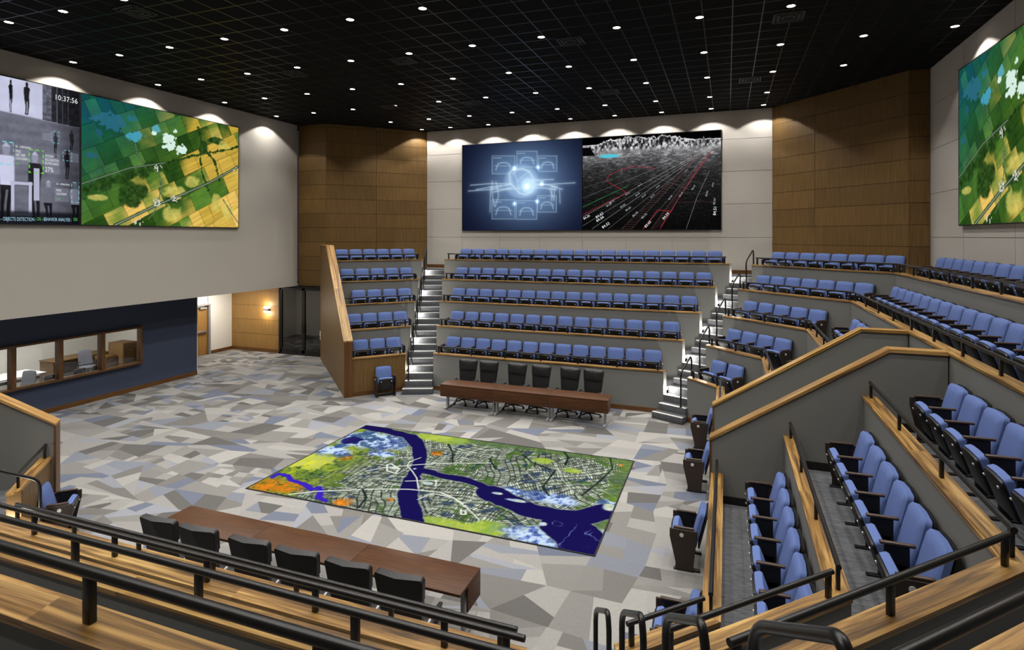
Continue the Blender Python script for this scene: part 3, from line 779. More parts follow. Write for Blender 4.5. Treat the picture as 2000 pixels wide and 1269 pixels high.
def seat_row(p0, p1, n, z, lab, group, face, back=0., ends=(True, True), names=None):
    """n seats between plan points p0 and p1; face = unit vector the seats look along"""
    p0, p1 = Vector(p0), Vector(p1); f = Vector(face); rz = math.atan2(f.y, f.x)+math.pi/2
    d = (p1-p0)/n; xdir = Vector((math.cos(rz), math.sin(rz))); flip = d.dot(xdir) < 0
    for i in range(n):
        p = p0+d*(i+.5)
        i0, i1 = i == 0, i == n-1
        a, b = (i1, i0) if flip else (i0, i1)
        nm = ORD[i]
        seat(lab % nm, group, (p.x, p.y, z), rz, left_end=a and ends[1 if flip else 0], right_end=b and ends[0 if flip else 1], first=a, pitch=d.length)
def along(fn, k, o, x0, x1):
    out = []
    A = fn(k, o)
    for x in (x0, x1):
        r = ray(x); d = A[2]/(A[0]*r[0]+A[1]*r[1]); out.append((r[0]*d, r[1]*d))
    return out
q2_ = 2**-.5
OS = .725       # seat origin behind the wall front
def rowof(fn, k, x0, x1, face):
    """seat origins: ends measured on the plane of the backrest tops, pulled back to the seat origin line"""
    a, b = along(fn, k, .95, x0, x1); s = (.95-OS)
    return (a[0]+face[0]*s, a[1]+face[1]*s), (b[0]+face[0]*s, b[1]+face[1]*s)
BX = [(13, 872, 1293.5), (14, 880, 1330), (16, 884, 1363.5), (17, 890, 1392), (19, 899, 1412)]
CXs = [(2, 1389.5, 1454.7), (4, 1421, 1547.7), (5, 1452.3, 1616.7), (7, 1478, 1708.8), (8, 1507.8, 1769.2)]
LX = [(3, 687, 784), (4, 675, 796), (4, 684.4, 804.4), (5, 662, 807), (6, 653, 810.4)]
for k in range(5):
    n, a, b = BX[k]; f = (0, -1); p = rowof(lB, k, a, b, f)
    seat_row(*p, n, LEV[k], '%s blue folding seat from left stair, '+ROW[k]+' row of back bank', 'seats of the back bank', f)
    n, a, b = LX[k]; f = (q2_, -q2_); p = rowof(lL, k, a, b, f)
    seat_row(*p, n, LEV[k], '%s blue folding seat from wood side wall, '+ROW[k]+' row of left corner bank', 'seats of the left corner bank', f)
    n, a, b = CXs[k]; f = (-q2_, -q2_); p = rowof(lC, k, a, b, f)
    seat_row(*p, n, LEV[k], '%s blue folding seat from right stair, '+ROW[k]+' row of right corner bank', 'seats of the right corner bank', f)
def right_row(k, v0, n, pitch, lab, group): 
    u = Ru[k]+OS
    seat_row((u, v0), (u, v0-n*pitch), n, LEV[k], lab, group, (-1, 0))
right_row(3, 17.0, 14, .585, '%s blue folding seat from corner, fourth row of right bank', 'seats of the right bank')
right_row(4, 17.45, 10, .585, '%s blue folding seat from corner, top row of right bank', 'seats of the right bank')
right_row(0, 14.9, 3, .57, '%s blue folding seat from corner, front row beyond the ramp', 'seats beyond the ramp')
right_row(1, 15.1, 3, .57, '%s blue folding seat from corner, second row beyond the ramp', 'seats beyond the ramp')
right_row(2, 15.95, 3, .57, '%s blue folding seat from corner, third row beyond the ramp', 'seats beyond the ramp')
right_row(0, 9.35, 6, .57, '%s blue folding seat from ramp wall, front row before the ramp', 'seats before the ramp')
right_row(1, 9.35, 6, .575, '%s blue folding seat from ramp wall, second row before the ramp', 'seats before the ramp')
right_row(2, 9.5, 7, .585, '%s blue folding seat from ramp wall, third row before the ramp', 'seats before the ramp')
# loose seats standing on the hall floor
rwl = Ru[0]-.34
for (u, v, rz, lab) in ((-10.09, 15.73, R_(45), 'single blue folding seat on the floor against the wood panelled tier wall'),
        (rwl, 14.65, -R_(90), 'single blue folding seat on the floor below the right corner bank'),
        (rwl, 12.2, -R_(90), 'single blue folding seat on the floor beside the ramp entrance'),
        (rwl, 9.35, -R_(90), 'single blue folding seat on the floor by the near ramp wall'),
        (rwl, 6.95, -R_(90), 'single blue folding seat on the floor nearest the near right handrails'),
        (-10.47, 6.49, R_(135), 'single blue folding seat on the floor by the near left tier wall')):
    seat(lab, 'single seats on the floor', (u, v, 0), rz, first=True, free=True, pitch=.56)
seat('blue folding seat at the frame edge in the near left corner bank', 'seats of the near left corner', (-12.65, V2-16.0+.1, LEV[0]), R_(135), left_end=True, right_end=True, first=True)
# ------------------------------------------------------------------ conference tables
def table(u0, u1, v0, v1, front, label, group, seam):
    """front=+1: modesty panel on the +v side"""
    t = thing('conference_table', label, 'table', ((u0+u1)/2, (v0+v1)/2, 0), 0, group)
    w, d = u1-u0, v1-v0
    mb = MB(); mb.box((0, 0, .722), (w-.004, d, .036)); mb.build('table_top', M['mahogany'], t, bevel=.004)
    mb = MB(); y = front*(d/2-.015)
    mb.box((0, y, .55), (w-.004, .022, .31))
    for s, on in ((-1, seam != 1), (1, seam != 2)):
        if (s < 0 and seam == 0) or (s > 0 and seam == 3): mb.box((s*(w/2-.013), y-front*.19, .55), (.022, .36, .31))
    mb.build('modesty_panel', M['mahogany'], t, bevel=.002)
    for s in (-1, 1):
        x = s*(w/2-(.12 if (s < 0 and seam == 0) or (s > 0 and seam == 3) else .05))
        mb = MB(); mb.box((x, front*.06, .36), (.06, .09, .7)); mb.box((x, 0, .03), (.07, d*.85, .05)); mb.box((x, 0, .69), (.06, d*.7, .03))
        mb.build('leg', M['grey_metal'], t, bevel=.006)
for nm, u0, u1, v0, v1, fr, seat_side in (('far', -7.77, -2.9, 15.0, 15.62, -1, ''), ('near', -7.98, -2.98, 6.27, 6.88, 1, '')):
    w = (u1-u0)/3
    for i in range(3):
        table(u0+w*i, u0+w*(i+1), v0, v1, fr, 'dark wood conference table, %s third of the run %s' % (('left', 'middle', 'right')[i], 'below the back bank' if nm == 'far' else 'nearest the camera'),
              'tables of the %s run' % nm, (0, 1, 3)[i] if True else 0)
# ------------------------------------------------------------------ swivel chairs (local: facing -Y)
def pad(w0, w1, h, th, rc, bulge, curve):
    return rounded_slab(w0, w1, h, th, rc, bulge, curve=curve)
cb = pad(.47, .61, .75, .075, .06, .015, -.04); me_cb = xform(cb, R3('X', -11, (0, .25, .50))).mesh('backrest', M['leather'])
hp = pad(.55, .595, .31, .05, .06, .035, -.04); me_hp = xform(hp, R3('X', -11, (0, .25, .50)) @ Matrix.Translation((0, -.05, .435))).mesh('head_cushion', M['leather'])
me_seatc = (lambda b: (b.box((0, 0, .475), (.52, .50, .10)), b.mesh('seat', M['leather'], bevel=.04, seg=3))[1])(MB())
b = MB(); b.cyl((0, 0, .1), (0, 0, .30), .03); b.cyl((0, 0, .28), (0, 0, .40), .02); b.box((0, .02, .41), (.2, .26, .05)); me_col = b.mesh('gas_column', M['black_metal'])
b = MB()
for i in range(5):
    a_ = 2*math.pi*i/5+.3; c_, s_ = math.cos(a_), math.sin(a_); b.beam((c_*.02, s_*.02, .115), (c_*.31, s_*.31, .075), .045, .03)
b.cyl((0, 0, .08), (0, 0, .14), .05); me_star = b.mesh('star_base', M['black_metal'], bevel=.004, seg=1)
b = MB(); b.cyl((-.025, 0, .03), (.025, 0, .03), .03, n=14); b.cyl((0, 0, .03), (0, 0, .075), .01, n=8); me_cast = b.mesh('caster', M['seat_black'])
b = MB(); b.tube(bend([(0, .24, .60), (0, .16, .665), (0, -.17, .665), (0, -.12, .44)], .06), .017, 8); me_armc = b.mesh('arm_loop', M['grey_metal'])
b = MB(); b.box((0, -.02, .685), (.05, .28, .025)); me_armp = b.mesh('arm_pad', M['leather'], bevel=.01)
def chair(label, group, loc, rz):
    t = thing('conference_chair', label, 'chair', loc, rz, group)
    bk = link('backrest', me_cb, t); link('head_cushion', me_hp, bk); link('seat', me_seatc, t); link('gas_column', me_col, t); link('star_base', me_star, t)
    for i in range(5):
        a_ = 2*math.pi*i/5+.3; link('caster', me_cast, t, (math.cos(a_)*.31, math.sin(a_)*.31, 0), a_+.6)
    for s in (-1, 1):
        l = link('armrest', me_armc, t, (s*.285, 0, 0)); link('arm_pad', me_armp, l)
for i, x in enumerate((913, 954, 1007.5, 1053, 1109.5, 1155)):
    chair('black leather conference chair, %s from the left behind the far table run' % ORD[i], 'chairs of the far table run', (on_v(x, 16.12), 15.86, 0), rnd.uniform(-.1, .1)-.1)
for i, (x, a) in enumerate(((333, .12), (409, .1), (507, .1), (598, .08), (697, .12), (795, .1))):
    chair('black leather conference chair, %s from the left at the near table run' % ORD[i], 'chairs of the near table run', (on_v(x, 5.84), 5.98, 0), math.pi+.06-a*.3)
# ------------------------------------------------------------------ office behind the windows
def desk(u, v, rz, w, d, h, top, label, cat='desk', panel=True):
    t = thing('office_desk', label, cat, (u, v, 0), rz)
    mb = MB(); mb.box((0, 0, h-.015), (w, d, .03)); mb.build('desk_top', M[top], t, bevel=.004)
    if panel:
        for s in (-1, 1): b = MB(); b.box((s*(w/2-.03), 0, h/2-.02), (.03, d-.06, h-.04)); b.build('side_panel', M['office_wood'], t)
        b = MB(); b.box((0, d/2-.06, h*.55), (w-.1, .02, h*.7)); b.build('back_panel', M['office_wood'], t)
    else:
        for s in (-1, 1):
            for q in (-1, 1): b = MB(); b.cyl((s*(w/2-.08), q*(d/2-.08), 0), (s*(w/2-.08), q*(d/2-.08), h-.03), .02); b.build('leg', M['grey_metal'], t)
desk(-21.7, on_u(150, -21.7), R_(90), 2.0, .75, .76, 'office_wood', 'wood office desk against the white office wall')
desk(-20.6, on_u(-25, -20.6), R_(90), 2.6, 1.0, .74, 'white_top', 'white topped meeting table inside the glazed office', 'table', False)
def cabinet(u, v, w, d, h, label, nd):
    t = thing('filing_cabinet', label, 'cabinet', (u, v, 0))
    mb = MB(); mb.box((0, 0, h/2), (d, w, h)); mb.build('carcass', M['office_wood'], t, bevel=.005)
    for i in range(nd):
        hh = (h-.08)/nd; b = MB(); b.box((d/2+.01, 0, .04+hh*(i+.5)), (.02, w-.04, hh-.02)); dw = b.build('drawer', M['office_wood'], t)
        b = MB(); b.box((d/2+.035, 0, .04+hh*(i+.78)), (.02, .16, .015)); b.build('drawer_handle', M['chrome'], dw)
cabinet(-20.9, on_u(205, -20.9), .42, .6, .74, 'low wood drawer cabinet by the tall office cupboard', 2)
cabinet(-20.75, on_u(240, -20.75), .55, .75, 1.15, 'tall wood cupboard seen through the last blue wall window', 1)
cabinet(-19.9, 15.3, .45, .5, .95, 'wood drawer cabinet at the right end of the office', 3)
b = MB()
for i in range(5):
    a_ = 2*math.pi*i/5; b.beam((0, 0, .09), (math.cos(a_)*.28, math.sin(a_)*.28, .06), .04, .03)
b.cyl((0, 0, .06), (0, 0, .42), .025); me_ob = b.mesh('swivel_base', M['seat_black'])
b = MB(); b.box((0, 0, .46), (.5, .48, .07)); me_os = b.mesh('seat', M['mesh_grey'], bevel=.03)
me_obk = xform(pad(.44, .40, .5, .03, .06, 0, -.03), R3('X', -8, (0, .24, .52))).mesh('mesh_back', M['mesh_grey'])
b = MB(); b.tube(bend([(0, .1, .44), (0, .3, .48), (0, .33, .95)], .08), .02, 8); me_osp = b.mesh('back_spine', M['seat_black'])
b = MB(); b.tube(bend([(0, .05, .45), (0, .05, .66), (0, -.15, .68)], .04), .015, 8); me_oar = b.mesh('armrest', M['seat_black'])
for u, v, a, lab in ((-19.3, on_u(42, -19.3), 20, 'grey mesh office chair beside the white meeting table'), (-18.6, on_u(88, -18.6), -90, 'grey mesh office chair close behind the second window from the right'), (-20.85, on_u(172, -20.85), 75, 'grey mesh office chair at the wood office desk'),
                     (-18.6, on_u(140, -18.6), -80, 'grey mesh office chair behind the middle window pane'), (-18.6, on_u(183, -18.6), -95, 'grey mesh office chair low behind the window frame'), (-18.6, 9.4, -90, 'grey mesh office chair behind the leftmost window'), (-19.0, 14.9, -60, 'grey mesh office chair by the drawer cabinet')):
    t = thing('office_chair', lab, 'chair', (u, v, 0), R_(a), 'chairs in the glazed office')
    link('mesh_back', me_obk, t); link('seat', me_os, t); link('swivel_base', me_ob, t); link('back_spine', me_osp, t)
    for s in (-1, 1): link('armrest', me_oar, t, (s*.27, 0, 0))
def area(name, loc, size, e, col=(1, .96, .9), parent=None, rot=(0, 0, 0)):
    ld = bpy.data.lights.new(name, 'AREA'); ld.energy = e; ld.size = size[0]; ld.shape = 'RECTANGLE'; ld.size_y = size[1]; ld.color = col
    o = link(name, ld, parent, loc); o.rotation_euler = rot; return o
def panel_light(u, v, w, d, e, label, z=2.9):
    t = thing('ceiling_panel_light', label, 'light', (u, v, z))
    mb = MB(); mb.box((0, 0, -.01), (w+.06, d+.06, .02)); mb.build('frame', M['grey_metal'], t)
    mb = MB(); mb.box((0, 0, -.022), (w, d, .008)); mb.build('diffuser', M['lamp_soft'], t)
    area('lamp', (0, 0, -.05), (w, d), e, parent=t)
panel_light(-20.3, 12.6, .6, 1.2, 110, 'flat ceiling light panel above the office desk')
panel_light(-20.3, 9.2, .6, 1.2, 110, 'flat ceiling light panel above the meeting table')
panel_light(-19.3, 18.2, 1.2, .6, 75, 'flat ceiling light panel over the alcove door')
# ------------------------------------------------------------------ pictures on the lit screens, painted into the screen meshes
NR = np.random.RandomState(5)
def vnoise(x, y, seed=0):
    g = np.random.RandomState(seed).rand(64, 64)
    xi, yi = np.floor(x).astype(int), np.floor(y).astype(int); fx, fy = x-xi, y-yi
    fx = fx*fx*(3-2*fx); fy = fy*fy*(3-2*fy)
    a = g[xi % 64, yi % 64]; b = g[(xi+1) % 64, yi % 64]; c = g[xi % 64, (yi+1) % 64]; d = g[(xi+1) % 64, (yi+1) % 64]
    return (a*(1-fx)+b*fx)*(1-fy)+(c*(1-fx)+d*fx)*fy
def fbm(x, y, o=4, seed=0):
    s = 0; a = .5; t = 0
    for i in range(o): s = s+a*vnoise(x*2**i, y*2**i, seed+i); t += a; a *= .55
    return s/t
def hsh(i, j, s=0):
    v = np.sin(i*127.1+j*311.7+s*74.7)*43758.5453; return v-np.floor(v)
def pline(X, Y, pts):
    D = np.full(X.shape, 1e9)
    for (x0, y0), (x1, y1) in zip(pts[:-1], pts[1:]):
        dx, dy = x1-x0, y1-y0; L = dx*dx+dy*dy+1e-12
        t = np.clip(((X-x0)*dx+(Y-y0)*dy)/L, 0, 1); D = np.minimum(D, np.hypot(X-x0-t*dx, Y-y0-t*dy))
    return D
def sm(x, a, b):
    t = np.clip((x-a)/(b-a), 0, 1); return t*t*(3-2*t)
def mixc(img, c, m):
    c = np.array(c, float)/255 if not isinstance(c, np.ndarray) else c
    return img*(1-m[..., None])+c*m[..., None]
def blob(X, Y, cx, cy, rx, ry): return np.hypot((X-cx)/rx, (Y-cy)/ry)

def lit_screen(name, label, origin, ax, ay, w, h, fn, nx, ny, thick=.06, parent=None):
    """emissive picture sheet: origin = lower-left corner seen from the front; ax, ay unit vectors"""
    origin, ax, ay = Vector(origin), Vector(ax), Vector(ay); nz = ax.cross(ay)
    root = thing(name, label, 'screen', origin)
    s, t = np.meshgrid(np.linspace(0, 1, nx), np.linspace(0, 1, ny))
    img = np.clip(fn(s*w, t*h), 0, 1)
    img = np.where(img <= .04045, img/12.92, ((img+.055)/1.055)**2.4)
    A, B = np.array(ax), np.array(ay); Nn = np.array(nz)*thick
    co_ = (s*w)[..., None]*A+(t*h)[..., None]*B+Nn
    me = bpy.data.meshes.new('picture'); n = nx*ny
    me.vertices.add(n); me.vertices.foreach_set('co', co_.reshape(-1).astype(np.float32))
    idx = np.arange(n).reshape(ny, nx); q = np.stack([idx[:-1, :-1], idx[:-1, 1:], idx[1:, 1:], idx[1:, :-1]], -1).reshape(-1)
    m = (nx-1)*(ny-1); me.loops.add(m*4); me.loops.foreach_set('vertex_index', q.astype(np.int32)); me.polygons.add(m)
    me.polygons.foreach_set('loop_start', np.arange(0, m*4, 4, dtype=np.int32)); me.update(calc_edges=True)
    ca = me.color_attributes.new('Pixels', 'FLOAT_COLOR', 'POINT')
    ca.data.foreach_set('color', np.concatenate([img.reshape(-1, 3), np.ones((n, 1))], 1).reshape(-1).astype(np.float32))
    me.materials.append(M['screen']); link('picture', me, root)
    mb = MB(); R = Matrix((ax, ay, nz)).transposed(); k = .025
    for c, d in (((w/2, -k/2, thick/2), (w+2*k, k, thick+.012)), ((w/2, h+k/2, thick/2), (w+2*k, k, thick+.012)), ((-k/2, h/2, thick/2), (k, h, thick+.012)), ((w+k/2, h/2, thick/2), (k, h, thick+.012))):
        mb.box(R @ Vector(c), d, R)
    mb.build('bezel', M['black_paint'], root)
    return root, R
M['screen'] = screen_mat('lit_screen', 1.0)
def link_tmp(cu):
    o = bpy.data.objects.new('tmp', cu); COL.objects.link(o); dg = bpy.context.evaluated_depsgraph_get(); dg.update(); TMP.append(o)
    return o.evaluated_get(dg)
TMP = []
def text(root, R, s, x, y, size, mat, thick=.068, shear=0., rot=0., name='screen_text', align='LEFT'):
    cu = bpy.data.curves.new(name, 'FONT'); cu.body = s; cu.size = size; cu.align_x = align; cu.shear = shear; cu.materials.append(mat); cu.space_character = 1.05
    cu.resolution_u = 3
    me = bpy.data.meshes.new_from_object(link_tmp(cu)); me.materials.clear(); me.materials.append(mat)
    o = link(name, me, root); o.matrix_local = Matrix.Translation(R @ Vector((x, y, thick))) @ (R @ Matrix.Rotation(rot, 3, 'Z')).to_4x4()
    return o
# ---- floor map
MU0, MU1, MV0, MV1 = -8.94, -1.96, 8.99, 13.05
def zp(zx, zy):
    u, v = on_z(460+zx/2.5, 800+zy/2.5, 0.); return (u-MU0, v-MV0)
def floor_map(X, Y):
    W, Hh = MU1-MU0, MV1-MV0
    n1 = fbm(X*1.1, Y*1.1, 5, 11); qa, qb = fbm(X*2.1, Y*2.1, 3, 15), fbm(X*2.1+5, Y*2.1+2, 3, 16); n2 = fbm(X*3.2+7+2.4*qa, Y*3.2+2.4*qb, 5, 21); n3 = fbm(X*11, Y*11+3, 3, 31)
    wx, wy = X+.55*(fbm(X*.9, Y*.9, 3, 41)-.5), Y+.55*(fbm(X*.9+9, Y*.9, 3, 42)-.5)
    # districts, each with its own street grid
    seeds = NR.rand(13, 2)*np.array([W, Hh]); angs = NR.rand(13)*math.pi
    d = np.stack([np.hypot(wx-a, wy-b) for a, b in seeds]); k = d.argmin(0); ang = angs[k]
    gx = wx*np.cos(ang)+wy*np.sin(ang); gy = -wx*np.sin(ang)+wy*np.cos(ang)
    bx, by = gx/.05, gy/.13; st = np.minimum(np.abs(bx-np.round(bx)), np.abs(by-np.round(by))*1.6)
    hb = hsh(np.round(bx-.5), np.round(by-.5), 3)
    g = .50+.5*hb+.3*(n3-.5)-.10*sm(n1, .45, .7)
    img = np.stack([g*.93, g*.98, g*.88], -1)
    img = mixc(img, (38, 46, 38), (1-sm(st, .09, .24))*.9)
    ar = np.minimum(np.abs(gx/.62-np.round(gx/.62))*.62, np.abs(gy/.55-np.round(gy/.55))*.55); img = mixc(img, (215, 218, 208), (1-sm(ar, .008, .02))*.6)
    img = mixc(img, np.stack([.20+.2*n3, .30+.25*n3, .14+.1*n3], -1), sm(n2, .60, .70)*.85)
    img = mixc(img, (40, 58, 92), sm(fbm(X*5+3, Y*5+1, 3, 47), .66, .74)*.7)
    e_ = np.minimum(np.minimum(W-X, Hh-Y), 9); img = mixc(img, np.stack([.24+.3*n2, .34+.32*n2, .14+.22*n3], -1), (1-sm(e_+.5*(n2-.5)+.3*(n1-.5), .12, .4))*sm(X, 2.2, 3.)*.8)
    L = 1-sm(X+.6*(n1-.5)*2, .9, 2.0)
    L = L*sm(n2+.5*(1-sm(X, .3, 1.6)), .40, .62); img = mixc(img, np.stack([.18+.7*n2**1.2, .28+.6*n2, .1+.25*n3], -1), L*.95); img = mixc(img, (40, 58, 40), L*sm(n3, .55, .7)*.7)
    a, b = zp(350, 250); img = mixc(img, np.stack([.72+.3*n2, .78+.2*n2, .15+.4*n3], -1), (1-sm(blob(X, Y, a, b, .75, .55)+1.1*(n2-.5)+.5*(n3-.5), .55, .95))*.9)
    for zx, zy, rr in ((150, 370, .45), (260, 380, .4), (520, 455, .25), (540, 235, .2), (985, 215, .22), (1880, 272, .1), (1065, 575, .08), (760, 440, .1)):
        a, b = zp(zx, zy); m = 1-sm(blob(X, Y, a, b, rr, rr)+1.1*(n3-.5)+.6*(n2-.5), .45, 1.)
        img = mixc(img, np.stack([.75+.3*n3, .28+.42*n3, .05+.12*n3], -1), m*(.35+.6*sm(n3+.4*(n2-.5), .35, .55)))
    for zx, zy, rx, ry in ((1050, 570, 1.0, .3), (1000, 140, .9, .35), (1230, 580, .5, .3), (1500, 250, .3, .2), (1650, 300, .25, .15)):
        a, b = zp(zx, zy); m = 1-sm(blob(X, Y, a, b, rx, ry)+.9*(n2-.5), .55, 1.)
        img = mixc(img, np.stack([.45+.5*n2, .62+.35*n2, .15+.3*n3], -1), m*.85)
    for zx, zy, rx, ry in ((640, 150, 1.35, .75), (480, 200, .8, .4), (1500, 620, .8, .4), (1560, 440, .7, .28), (1330, 400, .35, .2), (1800, 640, .3, .5), (1820, 470, .3, .3), (720, 220, .4, .25)):
        a, b = zp(zx, zy); m = 1-sm(blob(X, Y, a, b, rx, ry)+1.0*(n2-.5)+.5*(n1-.5), .5, 1.)
        w = sm(n2+.7*(n3-.5), .30, .62); img = mixc(img, np.stack([.20+.62*w, .32+.58*w, .72+.26*w], -1), m*(.6+.4*sm(n2+.5*(n3-.5), .36, .5)))
    img = mixc(img, (28, 22, 92), (1-sm(blob(X, Y, *zp(560, 150), .35, .3)+.8*(n2-.5), .5, .9))*.9)
    # rivers
    wob = .10*(n2-.5)+.12*(n1-.5)
    RV = (([(560, 88), (640, 85), (760, 108), (850, 130), (885, 165), (905, 205), (900, 250), (880, 300), (862, 340)], .17), ([(862, 340), (850, 380), (842, 420), (852, 480), (865, 545)], .2), ([(880, 290), (960, 310), (1010, 325), (1110, 340), (1200, 370), (1260, 415)], .13), ([(1240, 400), (1330, 450), (1430, 490), (1560, 520), (1680, 530), (1800, 500)], .27), ([(1600, 560), (1680, 620), (1720, 690)], .42))
    rm = np.minimum.reduce([pline(X, Y, [zp(*p) for p in pts])-wd for pts, wd in RV])+wob; img = mixc(img, (150, 165, 150), (1-sm(rm, 0, .035))*.75); img = mixc(img, (26, 20, 84), 1-sm(rm, -.02, .006))
    r = pline(X, Y, [zp(*p) for p in [(180, 330), (210, 315), (255, 322), (270, 345), (340, 365), (372, 392), (405, 380), (418, 400), (405, 430), (440, 446)]]); img = mixc(img, (62, 40, 190), 1-sm(r+.05*(n2-.5), .05, .07))
    for zx, zy, rx, ry in ((1370, 445, .28, .07), (1280, 410, .14, .06), (1830, 480, .17, .16), (940, 360, .14, .1), (875, 290, .05, .05), (775, 285, .14, .08), (1500, 560, .1, .1)):
        a, b = zp(zx, zy); m = 1-sm(blob(X, Y, a, b, rx, ry)+.7*(n2-.5), .6, 1.); img = mixc(img, np.stack([.55+.5*n3, .7+.3*n3, .62+.4*n2], -1), m)
    sw = np.abs(np.sin(12*fbm(X*1.3, Y*1.3, 3, 77)+2*n2)); a, b = zp(1560, 600); img = mixc(img, (150, 170, 235), (1-sm(sw, .0, .12))*(1-sm(blob(X, Y, a, b, .9, .5), .6, 1.))*.7)
    # roads and bridges
    for pts, wd in (([(640, 300), (720, 285), (860, 272), (1000, 262), (1250, 262)], .018), ([(260, 415), (400, 400), (700, 388), (850, 390), (1000, 405), (1060, 430), (1110, 460)], .02), ([(830, 350), (980, 346), (978, 375)], .016), ([(905, 235), (850, 255), (838, 275), (862, 300), (885, 335), (893, 385)], .014), ([(890, 440), (960, 410), (1060, 430), (1130, 480), (1190, 540)], .014), ([(740, 270), (760, 265), (800, 290), (780, 312), (740, 300), (740, 270)], .022), ([(1100, 495), (1122, 495), (1125, 512), (1102, 512), (1100, 495)], .02)):
        r = pline(X, Y, [zp(*p) for p in pts]); img = mixc(img, (232, 236, 226), 1-sm(r, wd*.6, wd*1.3))
    for pts in ([(1600, 200), (1625, 235), (1610, 270)], [(1830, 240), (1840, 290), (1780, 350), (1690, 420)], [(1040, 170), (1060, 210), (1060, 260)], [(1240, 240), (1270, 290)], [(600, 480), (640, 430), (620, 390)], [(1400, 220), (1450, 260), (1560, 300)], [(1560, 300), (1500, 380), (1530, 420)]):
        r = pline(X, Y, [zp(*p) for p in pts]); img = mixc(img, (30, 40, 38), (1-sm(r+.03*(n2-.5), .015, .03))*.9)
    return img
t, R = lit_screen('floor_map_screen', 'lit aerial city map with a dark blue river, set in the carpet', (MU0, MV0, 0), (1, 0, 0), (0, 1, 0), MU1-MU0, MV1-MV0, floor_map, 520, 300, thick=.008)
